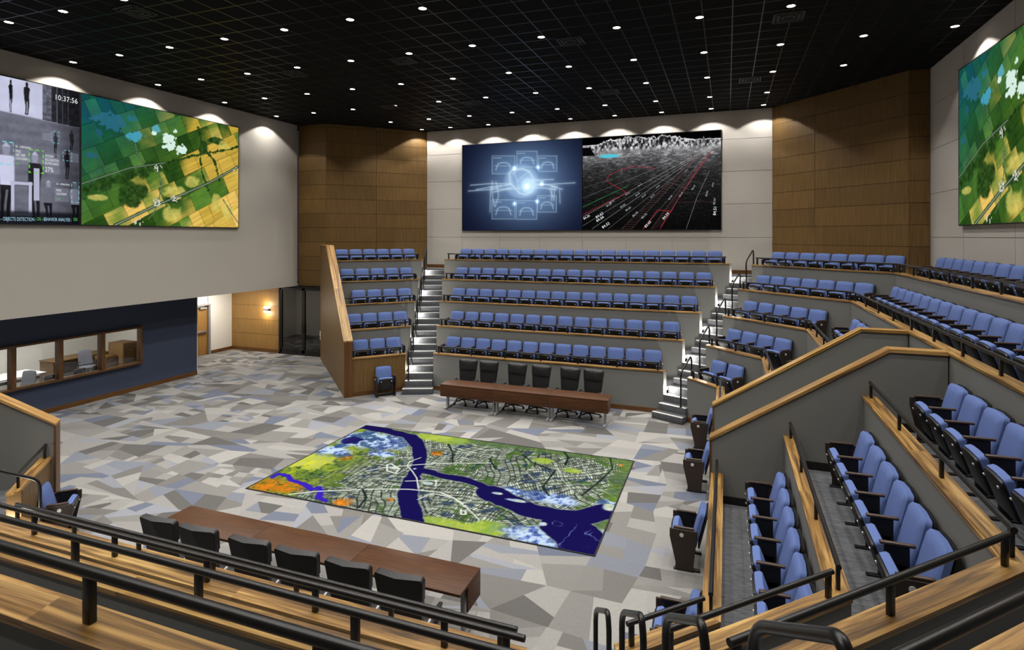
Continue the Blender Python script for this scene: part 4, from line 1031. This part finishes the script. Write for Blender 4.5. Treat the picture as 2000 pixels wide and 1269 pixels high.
# ---- farmland picture, shown on both side walls
def farm(X, Y):
    """X across, Y up, in metres of a 5.65 x 3.7 screen"""
    n1 = fbm(X*.9, Y*.9, 4, 3); n2 = fbm(X*3.1, Y*3.1, 4, 13); n3 = fbm(X*12, Y*12, 3, 23)
    a = R_(27); x = X*math.cos(a)+Y*math.sin(a); y = -X*math.sin(a)+Y*math.cos(a)
    y2 = y+.05*(n1-.5); row = np.floor(y2/.62); off = hsh(row, row*0+2)*3; wcell = .35+.5*hsh(row, row*0+5)
    ci = np.floor((x+off)/wcell); hc = hsh(ci, row, 1); hd = hsh(ci, row, 7)
    yel = sm(.5*X/5.65+.35*(1-Y/3.7)+.6*(hc-.5)+.4*(n1-.5)+.25*sm(X, 3, 4.5)*sm(Y, 1.2, 2.4), .42, .62)
    G = np.stack([.09+.20*hd+.1*n2, .21+.25*hd+.1*n2, .08+.11*hd], -1); Yc = np.stack([.74+.2*hd, .62+.16*hd, .22+.2*hd], -1)
    img = G*(1-yel[..., None])+Yc*yel[..., None]
    img = img*(.9+.2*vnoise(x*2, y*34, 9))[..., None]
    tl = (1-sm(X/5.65*.8+(1-Y/3.7)*.55, .12, .62)); img = img*(1-tl[..., None])+np.stack([.05+.1*hc, .22+.14*hc+.1*n2, .24+.12*hd], -1)*tl[..., None]
    e = np.minimum(np.abs(y2/.62-np.round(y2/.62))*.62, np.abs((x+off)/wcell-np.round((x+off)/wcell))*wcell); img = img*(1-.25*(1-sm(e, .004, .02)))[..., None]
    # woods
    wd_ = 1-sm(pline(X, Y, [(0, .95), (1.0, 1.35), (1.9, 1.75), (2.45, 1.9)])+.5*(n2-.5), .1, .26)
    for cx, cy, rx, ry in ((1.5, 1.0, .5, .45), (4.05, 2.75, .22, .3), (4.6, 3.05, .45, .14), (2.9, .85, .3, .14)): wd_ = np.maximum(wd_, 1-sm(blob(X, Y, cx, cy, rx, ry)+1.1*(n2-.5), .7, 1.))
    for pts, w in (([(3.85, 3.4), (3.98, 2.9), (3.95, 2.4), (4.0, 1.9), (4.25, 1.3)], .05), ([(4.1, 2.75), (4.55, 2.3), (4.75, 1.65)], .05), ([(2.7, 2.05), (3.6, 2.4), (5.2, 2.85), (5.65, 3.05)], .045)): wd_ = np.maximum(wd_, 1-sm(pline(X, Y, pts)+.12*(n3-.5), w*.5, w))
    img = mixc(img, np.stack([.05+.2*n3, .14+.25*n3, .05+.1*n3], -1), wd_*.95)
    for cx, cy, rx, ry in ((3.0, 1.15, .5, .2), (2.9, .35, .4, .4), (4.6, .9, .25, .4), (3.6, 1.5, .4, .25), (5.1, .6, .3, .4), (.45, .8, .4, .12), (4.95, 2.95, .3, .2)):
        m = 1-sm(blob(X, Y, cx, cy, rx, ry)+1.2*(n2-.5), .5, .95); img = mixc(img, np.stack([.72+.22*n3, .68+.2*n3, .3+.2*n3], -1), m*.75)
    for pts, w in (([(.95, .0), (2.2, .62), (3.2, 1.05), (4.3, 1.55), (5.65, 2.3)], .035), ([(.0, 1.15), (1.4, 1.75), (2.6, 2.05)], .02), ([(2.3, 1.95), (2.45, 1.4), (2.4, .9), (2.2, .4), (2.0, .2)], .014), ([(1.55, 2.75), (1.65, 2.2), (1.95, 1.8)], .014), ([(4.9, 1.0), (5.3, .5), (5.65, .1)], .014)):
        r = pline(X, Y, pts); img = mixc(img, (38, 66, 52), (1-sm(r+.03*(n3-.5), w, w*1.8))*.9); img = mixc(img, (150, 158, 130), 1-sm(r, w*.25, w*.5))
    for cx, cy, r_ in ((2.75, 2.85, .2), (2.8, 2.6, .16), (3.2, 2.55, .17), (3.0, 3.15, .12), (2.25, 2.95, .1), (2.55, 2.55, .06), (3.05, 2.4, .05)):
        m = 1-sm(blob(X, Y, cx, cy, r_*1.25, r_)+1.5*(n2-.5)+1.0*(n3-.5), .72, .84); img = mixc(img, (214, 238, 226), m)
    for cx, cy, rx, ry, c in ((1.6, 2.75, .24, .16, (70, 160, 190)), (.9, 3.05, .5, .28, (42, 104, 126)), (1.5, 3.25, .25, .1, (40, 110, 130)), (.5, 2.65, .14, .16, (36, 88, 108)), (2.3, 3.1, .14, .14, (90, 170, 185)), (.25, 2.0, .18, .1, (40, 96, 112))):
        m = 1-sm(blob(X, Y, cx, cy, rx*1.2, ry*1.1)+1.6*(n2-.5)+.8*(n3-.5), .72, .82); img = mixc(img, c, m*.92)
    for cx, cy in ((2.35, 1.85), (2.3, .75), (1.7, .1), (5.5, 2.1), (2.95, .9)):
        m = (hsh(np.floor(X*22), np.floor(Y*22), 4) > .6)*(blob(X, Y, cx, cy, .15, .12) < 1); img = mixc(img, (214, 212, 200), m*.9)
    return img
SZ0, SZ1 = 5.33, 9.03
lit_screen('wall_screen', 'left wall screen showing an aerial view of green and yellow farmland', (U_L, 11.12, SZ0), (0, 1, 0), (0, 0, 1), 5.6, SZ1-SZ0, farm, 380, 250, thick=.05)
lit_screen('wall_screen', 'right wall screen showing an aerial view of farmland, cut by the frame', (U_R-.03, 16.9, SZ0-.05), (0, -1, 0), (0, 0, 1), 5.45, 3.72, farm, 380, 250, thick=.05)
# ---- surveillance picture
def cz(zx, zy):  # from the zoom (0,80)-(700,520) of the photograph to metres on the screen
    px, py = zx*.35, 80+zy*.35; a = ray(px); d = (U_L+.05)/a[0]; return (a[1]*d-5.47, H-(py-CY)*d/F-SZ0)
def cctv(X, Y):
    n = fbm(X*3, Y*3, 4, 51); f = fbm(X*14, Y*14, 2, 61)
    g = .40+.10*n-.06*np.sin(Y*24+n*3)*.3
    base = g+.05*(f-.5)
    top = cz(150, 420)[1]+.04*0
    yl = top+(X-4.2)*-.05
    up = sm(Y, yl-.03, yl+.03)
    v = base*(1-up)+(.88-.1*n)*up
    for zx in (250, 270, 300, 335, 365, 395, 420, 440): a = cz(zx, 350)[0]; v = np.where((up > .5) & (np.abs(X-a) < .06), .25+.3*f, v)
    a = cz(285, 300)[0]; v = np.where((up > .5) & (X > a), v*.45, v)
    def person(zx, zh, zf, w, col, shirt=None):
        nonlocal v
        (a, b), (_, c) = cz(zx, zh), cz(zx, zf); hh = b-c
        t = (Y-c)/hh; wob_ = .12*w*np.sin(t*9+zx)
        pr = np.interp(t, [-.01, 0, .08, .3, .45, .55, .7, .8, .835, .86, .88, .92, .96, 1., 1.01], [0, .55, .5, .62, .8, .8, .95, 1., .8, .3, .36, .46, .44, .15, 0])
        dx = np.abs(X-a-wob_*(t < .8))/w
        b_ = 1-sm(dx-pr, -.12, .12); b_ = b_*(1-(1-sm(dx, .06, .2))*(t < .4)*(t > .02))*(t > -.02)*(t < 1.02)
        tone = np.where(t < .46, .13, col); tone = np.where((t >= .46) & (t < .84), shirt if shirt is not None else col, tone); tone = np.where(t >= .84, .6 if shirt is not None else col, tone)
        tone = np.where((t > .96) & (shirt is not None), .75, tone)+.1*(n-.5)
        v = v*(1-b_)+tone*b_
    person(60, 215, 395, .045, .1); person(150, 230, 410, .07, .12)
    person(310, 510, 650, .05, .2); person(400, 500, 610, .06, .2); person(375, 610, 770, .07, .14)
    person(270, 780, 1010, .13, .4, .45); person(420, 790, 1020, .14, .3, .8)
    person(35, 570, 1000, .2, .7, .84); person(195, 620, 1010, .17, .2, .16)
    (a, b) = cz(205, 800); v = np.where((np.abs(X-a) < .07) & (np.abs(Y-b) < .42) & (Y > cz(0, 890)[1]), .75, v)
    (a, b), (c, d) = cz(70, 790), cz(170, 970); fr = (np.abs(np.abs(X-(a+c)/2)-(c-a)/2) < .04) | (np.abs(np.abs(Y-(b+d)/2)-(b-d)/2) < .04)
    v = np.where(fr & (X > a-.05) & (X < c+.05) & (Y < b+.05) & (Y > d-.05), .78, v)
    v = v*(.55+.45*sm(5.65-X, 0, .9))*(.6+.4*sm(Y, 0, .5))
    img = np.stack([v*.93, v*.94, v*1.06], -1)
    def rect(zx0, zy0, zx1, zy1, c, w=.014, fill=None, dash=0):
        nonlocal img
        (x0, y1), (x1, y0) = cz(zx0, zy0), cz(zx1, zy1)
        ins = (X > x0) & (X < x1) & (Y > y0) & (Y < y1)
        if fill: img = mixc(img, (150, 155, 170), ins*fill)
        ed = (np.minimum(np.minimum(np.abs(X-x0), np.abs(X-x1)), 9) < w) & (Y > y0-w) & (Y < y1+w) | (np.minimum(np.abs(Y-y0), np.abs(Y-y1)) < w) & (X > x0-w) & (X < x1+w)
        if dash: ed = ed & (np.sin((X+Y)*dash) > -.2)
        if c is not None: img = mixc(img, c, ed*.95)
    rect(80, 600, 165, 695, None, fill=.35); rect(248, 620, 335, 745, None, fill=.3); rect(236, 512, 290, 560, None, fill=.4); rect(305, 818, 385, 900, None, fill=.35); rect(390, 625, 440, 680, None, fill=.35)
    rect(163, 605, 242, 738, (110, 215, 60), .016, dash=40); rect(-30, 555, 74, 692, (120, 210, 225), .012, dash=40); rect(290, 503, 330, 572, (120, 190, 205), .009, dash=60); rect(352, 608, 400, 672, (120, 190, 205), .009, dash=60); rect(400, 788, 440, 900, (120, 210, 225), .011, dash=40)
    img = mixc(img, (14, 16, 22), (1-sm(Y, .26, .36))*.75)
    return img
t, R = lit_screen('wall_screen', 'left wall screen showing grey surveillance footage of walking people', (U_L, 5.47, SZ0), (0, 1, 0), (0, 0, 1), 5.6, SZ1-SZ0, cctv, 380, 250, thick=.05)
TW, TC, TG, TGR = emit('text_white', 'eef2f4', .95), emit('text_cyan', 'a8d4e4', .95), emit('text_green', '5cc050', .95), emit('text_grey', 'b8bcc8', .9)
def ct(s, zx, zx1, zy, size, m):
    (x, y), (x1, _) = cz(zx, zy), cz(zx1, zy); o = text(t, R, s, x, y, size, m, thick=.056)
    w = max(v.co.x for v in o.data.vertices); k = (x1-x)/w
    for v in o.data.vertices: v.co.x *= k
    return o
ct('10:37:56', 303, 432, 325, .2, TW); ct('- OBJECTS DETECTION :', 2, 200, 1001, .13, TC); ct('ON', 205, 226, 1002, .13, TG); ct('- BEHAVIOR ANALYSIS :', 232, 398, 1003, .13, TC); ct('ON', 409, 430, 1004, .13, TG)
ct('27%', 250, 297, 728, .18, TW); ct('SYSTEM', 251, 296, 648, .1, TW); ct('RECOGNITION', 251, 326, 668, .1, TW); ct('IN PROGRESS', 251, 326, 688, .1, TW)
ct('ID - 5487650962', 86, 172, 593, .08, TW); ct('MALE', 86, 116, 620, .1, TW); ct('GREY HAIR', 86, 140, 640, .1, TW); ct('CAUCASIAN', 86, 152, 660, .1, TW); ct('54%', 86, 108, 690, .08, TG); ct('ID - 4098625963', 314, 388, 802, .07, TW); ct('MALE', 314, 342, 838, .09, TW); ct('CAUCASIAN', 314, 370, 858, .09, TW); ct('54%', 314, 336, 886, .07, TG)
# ---- back wall twin screens
BU0, BU1, BU2, BZ0, BZ1 = on_v(903.5, V_B-.05), on_v(1137.5, V_B-.05), on_v(1408, V_B-.05), 5.26, 8.98
def dz(zx, zy, u0):
    px, py = 820+zx/2.857, 200+zy/2.857; a = ray(px); d = (V_B-.05)/a[1]; return (a[0]*d-u0, H-(py-CY)*d/F-BZ0)
def drone(X, Y):
    D = lambda x, y: dz(x, y, BU0)
    c = D(590, 450); r = blob(X, Y, c[0], c[1], 1., .95); n = fbm(X*2, Y*2, 3, 71)
    g = np.exp(-(r/2.1)**2)
    img = np.stack([.05+.42*g, .07+.53*g, .17+.60*g], -1)*(.75+.25*np.exp(-(blob(X, Y, *c, 2.6, 1.7))**2))[..., None]
    c2 = D(605, 465); img = img+np.array([.55, .6, .55])*np.exp(-(blob(X, Y, *c2, .34, .32))**2)[..., None]
    def ln(pts, w=.012, k=.6, col=(.82, .93, 1.)):
        nonlocal img
        r = pline(X, Y, [D(*p) for p in pts]); k = k*.8; m = k*np.exp(-(r/w)**2)+k*.22*np.exp(-(r/(w*4))**2)
        img = img*(1-m[..., None])+np.array(col)*m[..., None]
    for x0, y0, x1, y1 in ((403, 298, 530, 398), (541, 272, 655, 360), (662, 298, 765, 385), (402, 543, 530, 650), (538, 548, 653, 652), (657, 520, 762, 612)):
        a, b = D(x0, y1), D(x1, y0); ins = (X > a[0]) & (X < b[0]) & (Y > a[1]) & (Y < b[1]); img = mixc(img, (120, 160, 205), ins*.22)
        ln([(x0, y0), (x1, y0), (x1, y1), (x0, y1), (x0, y0)], .01, .55)
        cx, cy, w, h = (x0+x1)/2, (y0+y1)/2+8, (x1-x0), (y1-y0)
        ln([(cx-w*.33, cy+h*.2), (cx-w*.25, cy-h*.12), (cx-w*.1, cy-h*.2), (cx+w*.1, cy-h*.2), (cx+w*.25, cy-h*.12), (cx+w*.33, cy+h*.2)], .016, .6)
        ln([(cx-w*.38, cy-h*.02), (cx+w*.38, cy-h*.02)], .012, .4); ln([(x0+8, y0+12), (x0+w*.4, y0+12)], .012, .5)
    def ell(cx, cy, rx, ry, w=.018, k=.65): ln([(cx+rx*math.cos(a*.2618), cy+ry*math.sin(a*.2618)) for a in range(25)], w, k)
    body = [(503, 450), (500, 395), (520, 375), (575, 370), (612, 385), (632, 420), (635, 470), (622, 500), (590, 515), (555, 505), (503, 450)]
    mb_ = 1-sm(blob(X, Y, *D(565, 440), .78, .75), .8, 1.1); img = mixc(img, (170, 205, 240), mb_*.45)
    ln(body, .03, .75); ell(603, 465, 30, 36, .024, .95); ell(603, 465, 20, 24, .014, .7); ell(565, 425, 55, 50, .014, .4); ln([(520, 375), (545, 440), (555, 505)], .014, .5); ln([(612, 385), (575, 410), (545, 440)], .014, .5)
    for p in ([(505, 455), (455, 468), (405, 478)], [(510, 478), (455, 490), (410, 500)], [(632, 455), (700, 458), (765, 470)], [(632, 475), (700, 478), (760, 486)], [(630, 435), (690, 440)]): ln(p, .035, .55)
    for p in ([(283, 462), (400, 452), (510, 455)], [(272, 494), (330, 490), (420, 484), (560, 480)], [(315, 486), (455, 462)], [(628, 432), (745, 430)], [(640, 462), (865, 448)], [(735, 468), (795, 484)]): ln(p, .022, .6)
    for p in ([(405, 440), (402, 500), (415, 575)], [(425, 445), (440, 520), (420, 580)], [(395, 470), (392, 610)], [(738, 468), (735, 545)], [(752, 470), (748, 545)], [(725, 480), (742, 530)], [(780, 490), (782, 560)]): ln(p, .028, .45)
    for x, y in ((528, 366), (660, 362), (680, 455), (655, 552), (528, 565), (596, 470)):
        img = img+np.array([.5, .6, .65])*np.exp(-(blob(X, Y, *D(x, y), .08, .08))**2)[..., None]
    return img
lit_screen('wall_screen', 'back wall screen showing a glowing blue wireframe drone', (BU0, V_B, BZ0), (1, 0, 0), (0, 0, 1), BU1-BU0-.01, BZ1-BZ0, drone, 400, 280, thick=.05)
def cloud(X, Y):
    D = lambda x, y: dz(x, y, BU1)
    n = fbm(X*4, Y*4, 4, 81); f = NR.rand(*X.shape); W = X.max()
    hz = D(1200, 232)[1]+0*X
    dep = np.clip((hz-Y)/hz, 0, 1)
    v = .035+.95*np.exp(-dep/.17)*(.25+1.0*n)+.3*np.exp(-dep/.4)*sm(fbm(X*7, Y*22, 3, 85), .5, .75)+.16*(f > .75)*(.4+.6*np.exp(-dep*2))
    v = v*(.6+.4*sm(Y, 0, 1.2))
    tre = hz-.02+(.30*fbm(X*2.2, X*0, 4, 91)+.16*fbm(X*14, X*0, 3, 92))*sm(X, .1, 1.6)*(1-.8*sm(X, 3.4, 4.4))
    tr = sm(tre-Y, -.03, .05)*sm(Y, hz-.35, hz-.05); v = v*(1-tr)+(.12+.75*sm(fbm(X*16, Y*9, 4, 95), .35, .7))*tr
    v = np.where(Y > np.maximum(tre, hz+.02)+.03, .01, v)
    x0, y0 = D(1582, 188); v = np.where((np.abs(X-x0) < (y0-Y)*.28+.01) & (Y < y0) & (Y > hz-.1), .25+.3*f, v)
    x0, y0 = D(1540, 205); v = np.where((np.abs(X-x0) < (y0-Y)*.28+.01) & (Y < y0) & (Y > hz-.1), .2+.3*f, v)
    img = np.stack([v, v, v*1.02], -1)
    a = [D(905, 255), D(950, 258), D(1003, 335), D(905, 345)]; m = sm(pline(X, Y, [D(925, 240), D(1003, 335)]), .02, .08)*0+((Y-D(0, 345)[1] > 0)*(Y < a[0][1])*(X < (a[2][0])*(1-(Y-a[3][1])/(a[0][1]-a[3][1])*.55)))
    img = mixc(img, (4, 4, 4), m*.97)
    img = mixc(img, (86, 196, 216), 1-sm(blob(X, Y, *D(1055, 299), .46, .085)+.3*(n-.5), .85, 1.))
    def ln(pts, w, c, k=.9):
        nonlocal img
        img = mixc(img, c, .85*k*(1-sm(pline(X, Y, [D(*p) for p in pts]), w*.4, w*1.1)))
    vp = (1655, 222)
    for x, y, k in ((905, 535, .5), (905, 640, .75), (905, 690, .6), (960, 705, .7), (1050, 705, .5), (1245, 705, .4), (905, 480, .3)): ln([(x, y), (vp[0]-10, vp[1]+12)], .009, (205, 205, 200), k)
    ln([(1485, 705), (1545, 530), (1615, 380)], .009, (190, 190, 190), .7); ln([(1290, 415), (1420, 455), (1500, 485)], .008, (150, 150, 150), .6)
    ln([(905, 585), (1160, 465)], .013, (50, 150, 70)); ln([(1160, 465), (1400, 350)], .009, (70, 140, 80), .4)
    ln([(905, 628), (1070, 545), (1155, 505), (1115, 480), (1040, 440), (1055, 405), (1120, 375), (1200, 357), (1310, 368)], .011, (205, 40, 60))
    ln([(1245, 705), (1325, 600), (1400, 608), (1440, 540), (1500, 450), (1625, 270)], .014, (220, 45, 65)); ln([(1340, 705), (1400, 608)], .012, (205, 40, 60))
    for (a, b), (c, d) in (((1125, 705), (1545, 290)), ((1180, 705), (1565, 290)), ((1290, 705), (1590, 290)), ((1345, 690), (1600, 290))): ln([(a, b), (c, d)], .01, (120, 84, 80), .8)
    for i in range(34):
        s = 1-(1-i/34)**1.0; s = i/34
        for (a, b), (c, d), (e, g), (h, k) in ((((1125, 705), (1545, 290), (1180, 705), (1565, 290))), (((1290, 705), (1590, 290), (1345, 690), (1600, 290)))):
            ln([(a+(c-a)*s, b+(d-b)*s), (e+(h-e)*s, g+(k-g)*s)], .008, (120, 80, 78), .7)
    ln([(1440, 560), (1540, 552), (1640, 555)], .01, (110, 60, 62), .7)
    return img
t, R = lit_screen('wall_screen', 'back wall screen showing a dark point cloud survey with red lines', (BU1+.01, V_B, BZ0), (1, 0, 0), (0, 0, 1), BU2-BU1-.01, BZ1-BZ0, cloud, 440, 300, thick=.05)
rr_ = random.Random(3)
for s, x, y, sz, a in (('84.62', 985, 648, .13, 33), ('84.66', 988, 668, .13, 33), ('84.52', 1020, 704, .13, 33), ('84.26', 915, 655, .11, 30), ('84.02', 1120, 590, .09, 33), ('84.26', 1042, 584, .09, 33), ('84.21', 1060, 566, .085, 33), ('84.60', 1150, 608, .09, 35), ('84.43', 1190, 640, .1, 42), ('83.73', 1240, 650, .1, 42), ('83.65', 1260, 700, .12, 48), ('84.59', 1360, 655, .12, 48), ('84.35', 1205, 525, .075, 38), ('84.28', 1240, 533, .07, 40), ('84.31', 1290, 535, .075, 45), ('83.90', 1390, 545, .075, 50), ('84.19', 1450, 528, .075, 52), ('84.47', 1520, 490, .08, 55), ('84.02', 1600, 525, .08, 75), ('82.97', 1645, 570, .09, 80), ('84.51', 1650, 630, .13, 85), ('84.33', 1150, 520, .07, 34), ('84.18', 1220, 470, .06, 36), ('83.88', 1320, 480, .06, 42), ('84.40', 1480, 390, .05, 45), ('84.05', 1635, 470, .06, 80)):
    x, y = dz(x, y, BU1); text(t, R, s, x, y, sz*1.15, TW if sz > .1 else TGR, thick=.056, rot=R_(a), name='survey_number')
for o in TMP: bpy.data.objects.remove(o)
# ------------------------------------------------------------------ render look
w = bpy.data.worlds.new('world'); SC.world = w; w.use_nodes = True; w.node_tree.nodes['Background'].inputs[0].default_value = (.02, .02, .022, 1)
SC.view_settings.view_transform = 'Standard'; SC.view_settings.look = 'None'; SC.view_settings.exposure = 0.; SC.view_settings.gamma = 1.; SC.view_settings.use_curve_mapping = False
SC.cycles.use_denoising = True; SC.cycles.max_bounces = 8; SC.cycles.diffuse_bounces = 5; SC.cycles.glossy_bounces = 3; SC.cycles.sample_clamp_indirect = 4.; SC.cycles.caustics_reflective = False; SC.cycles.caustics_refractive = False
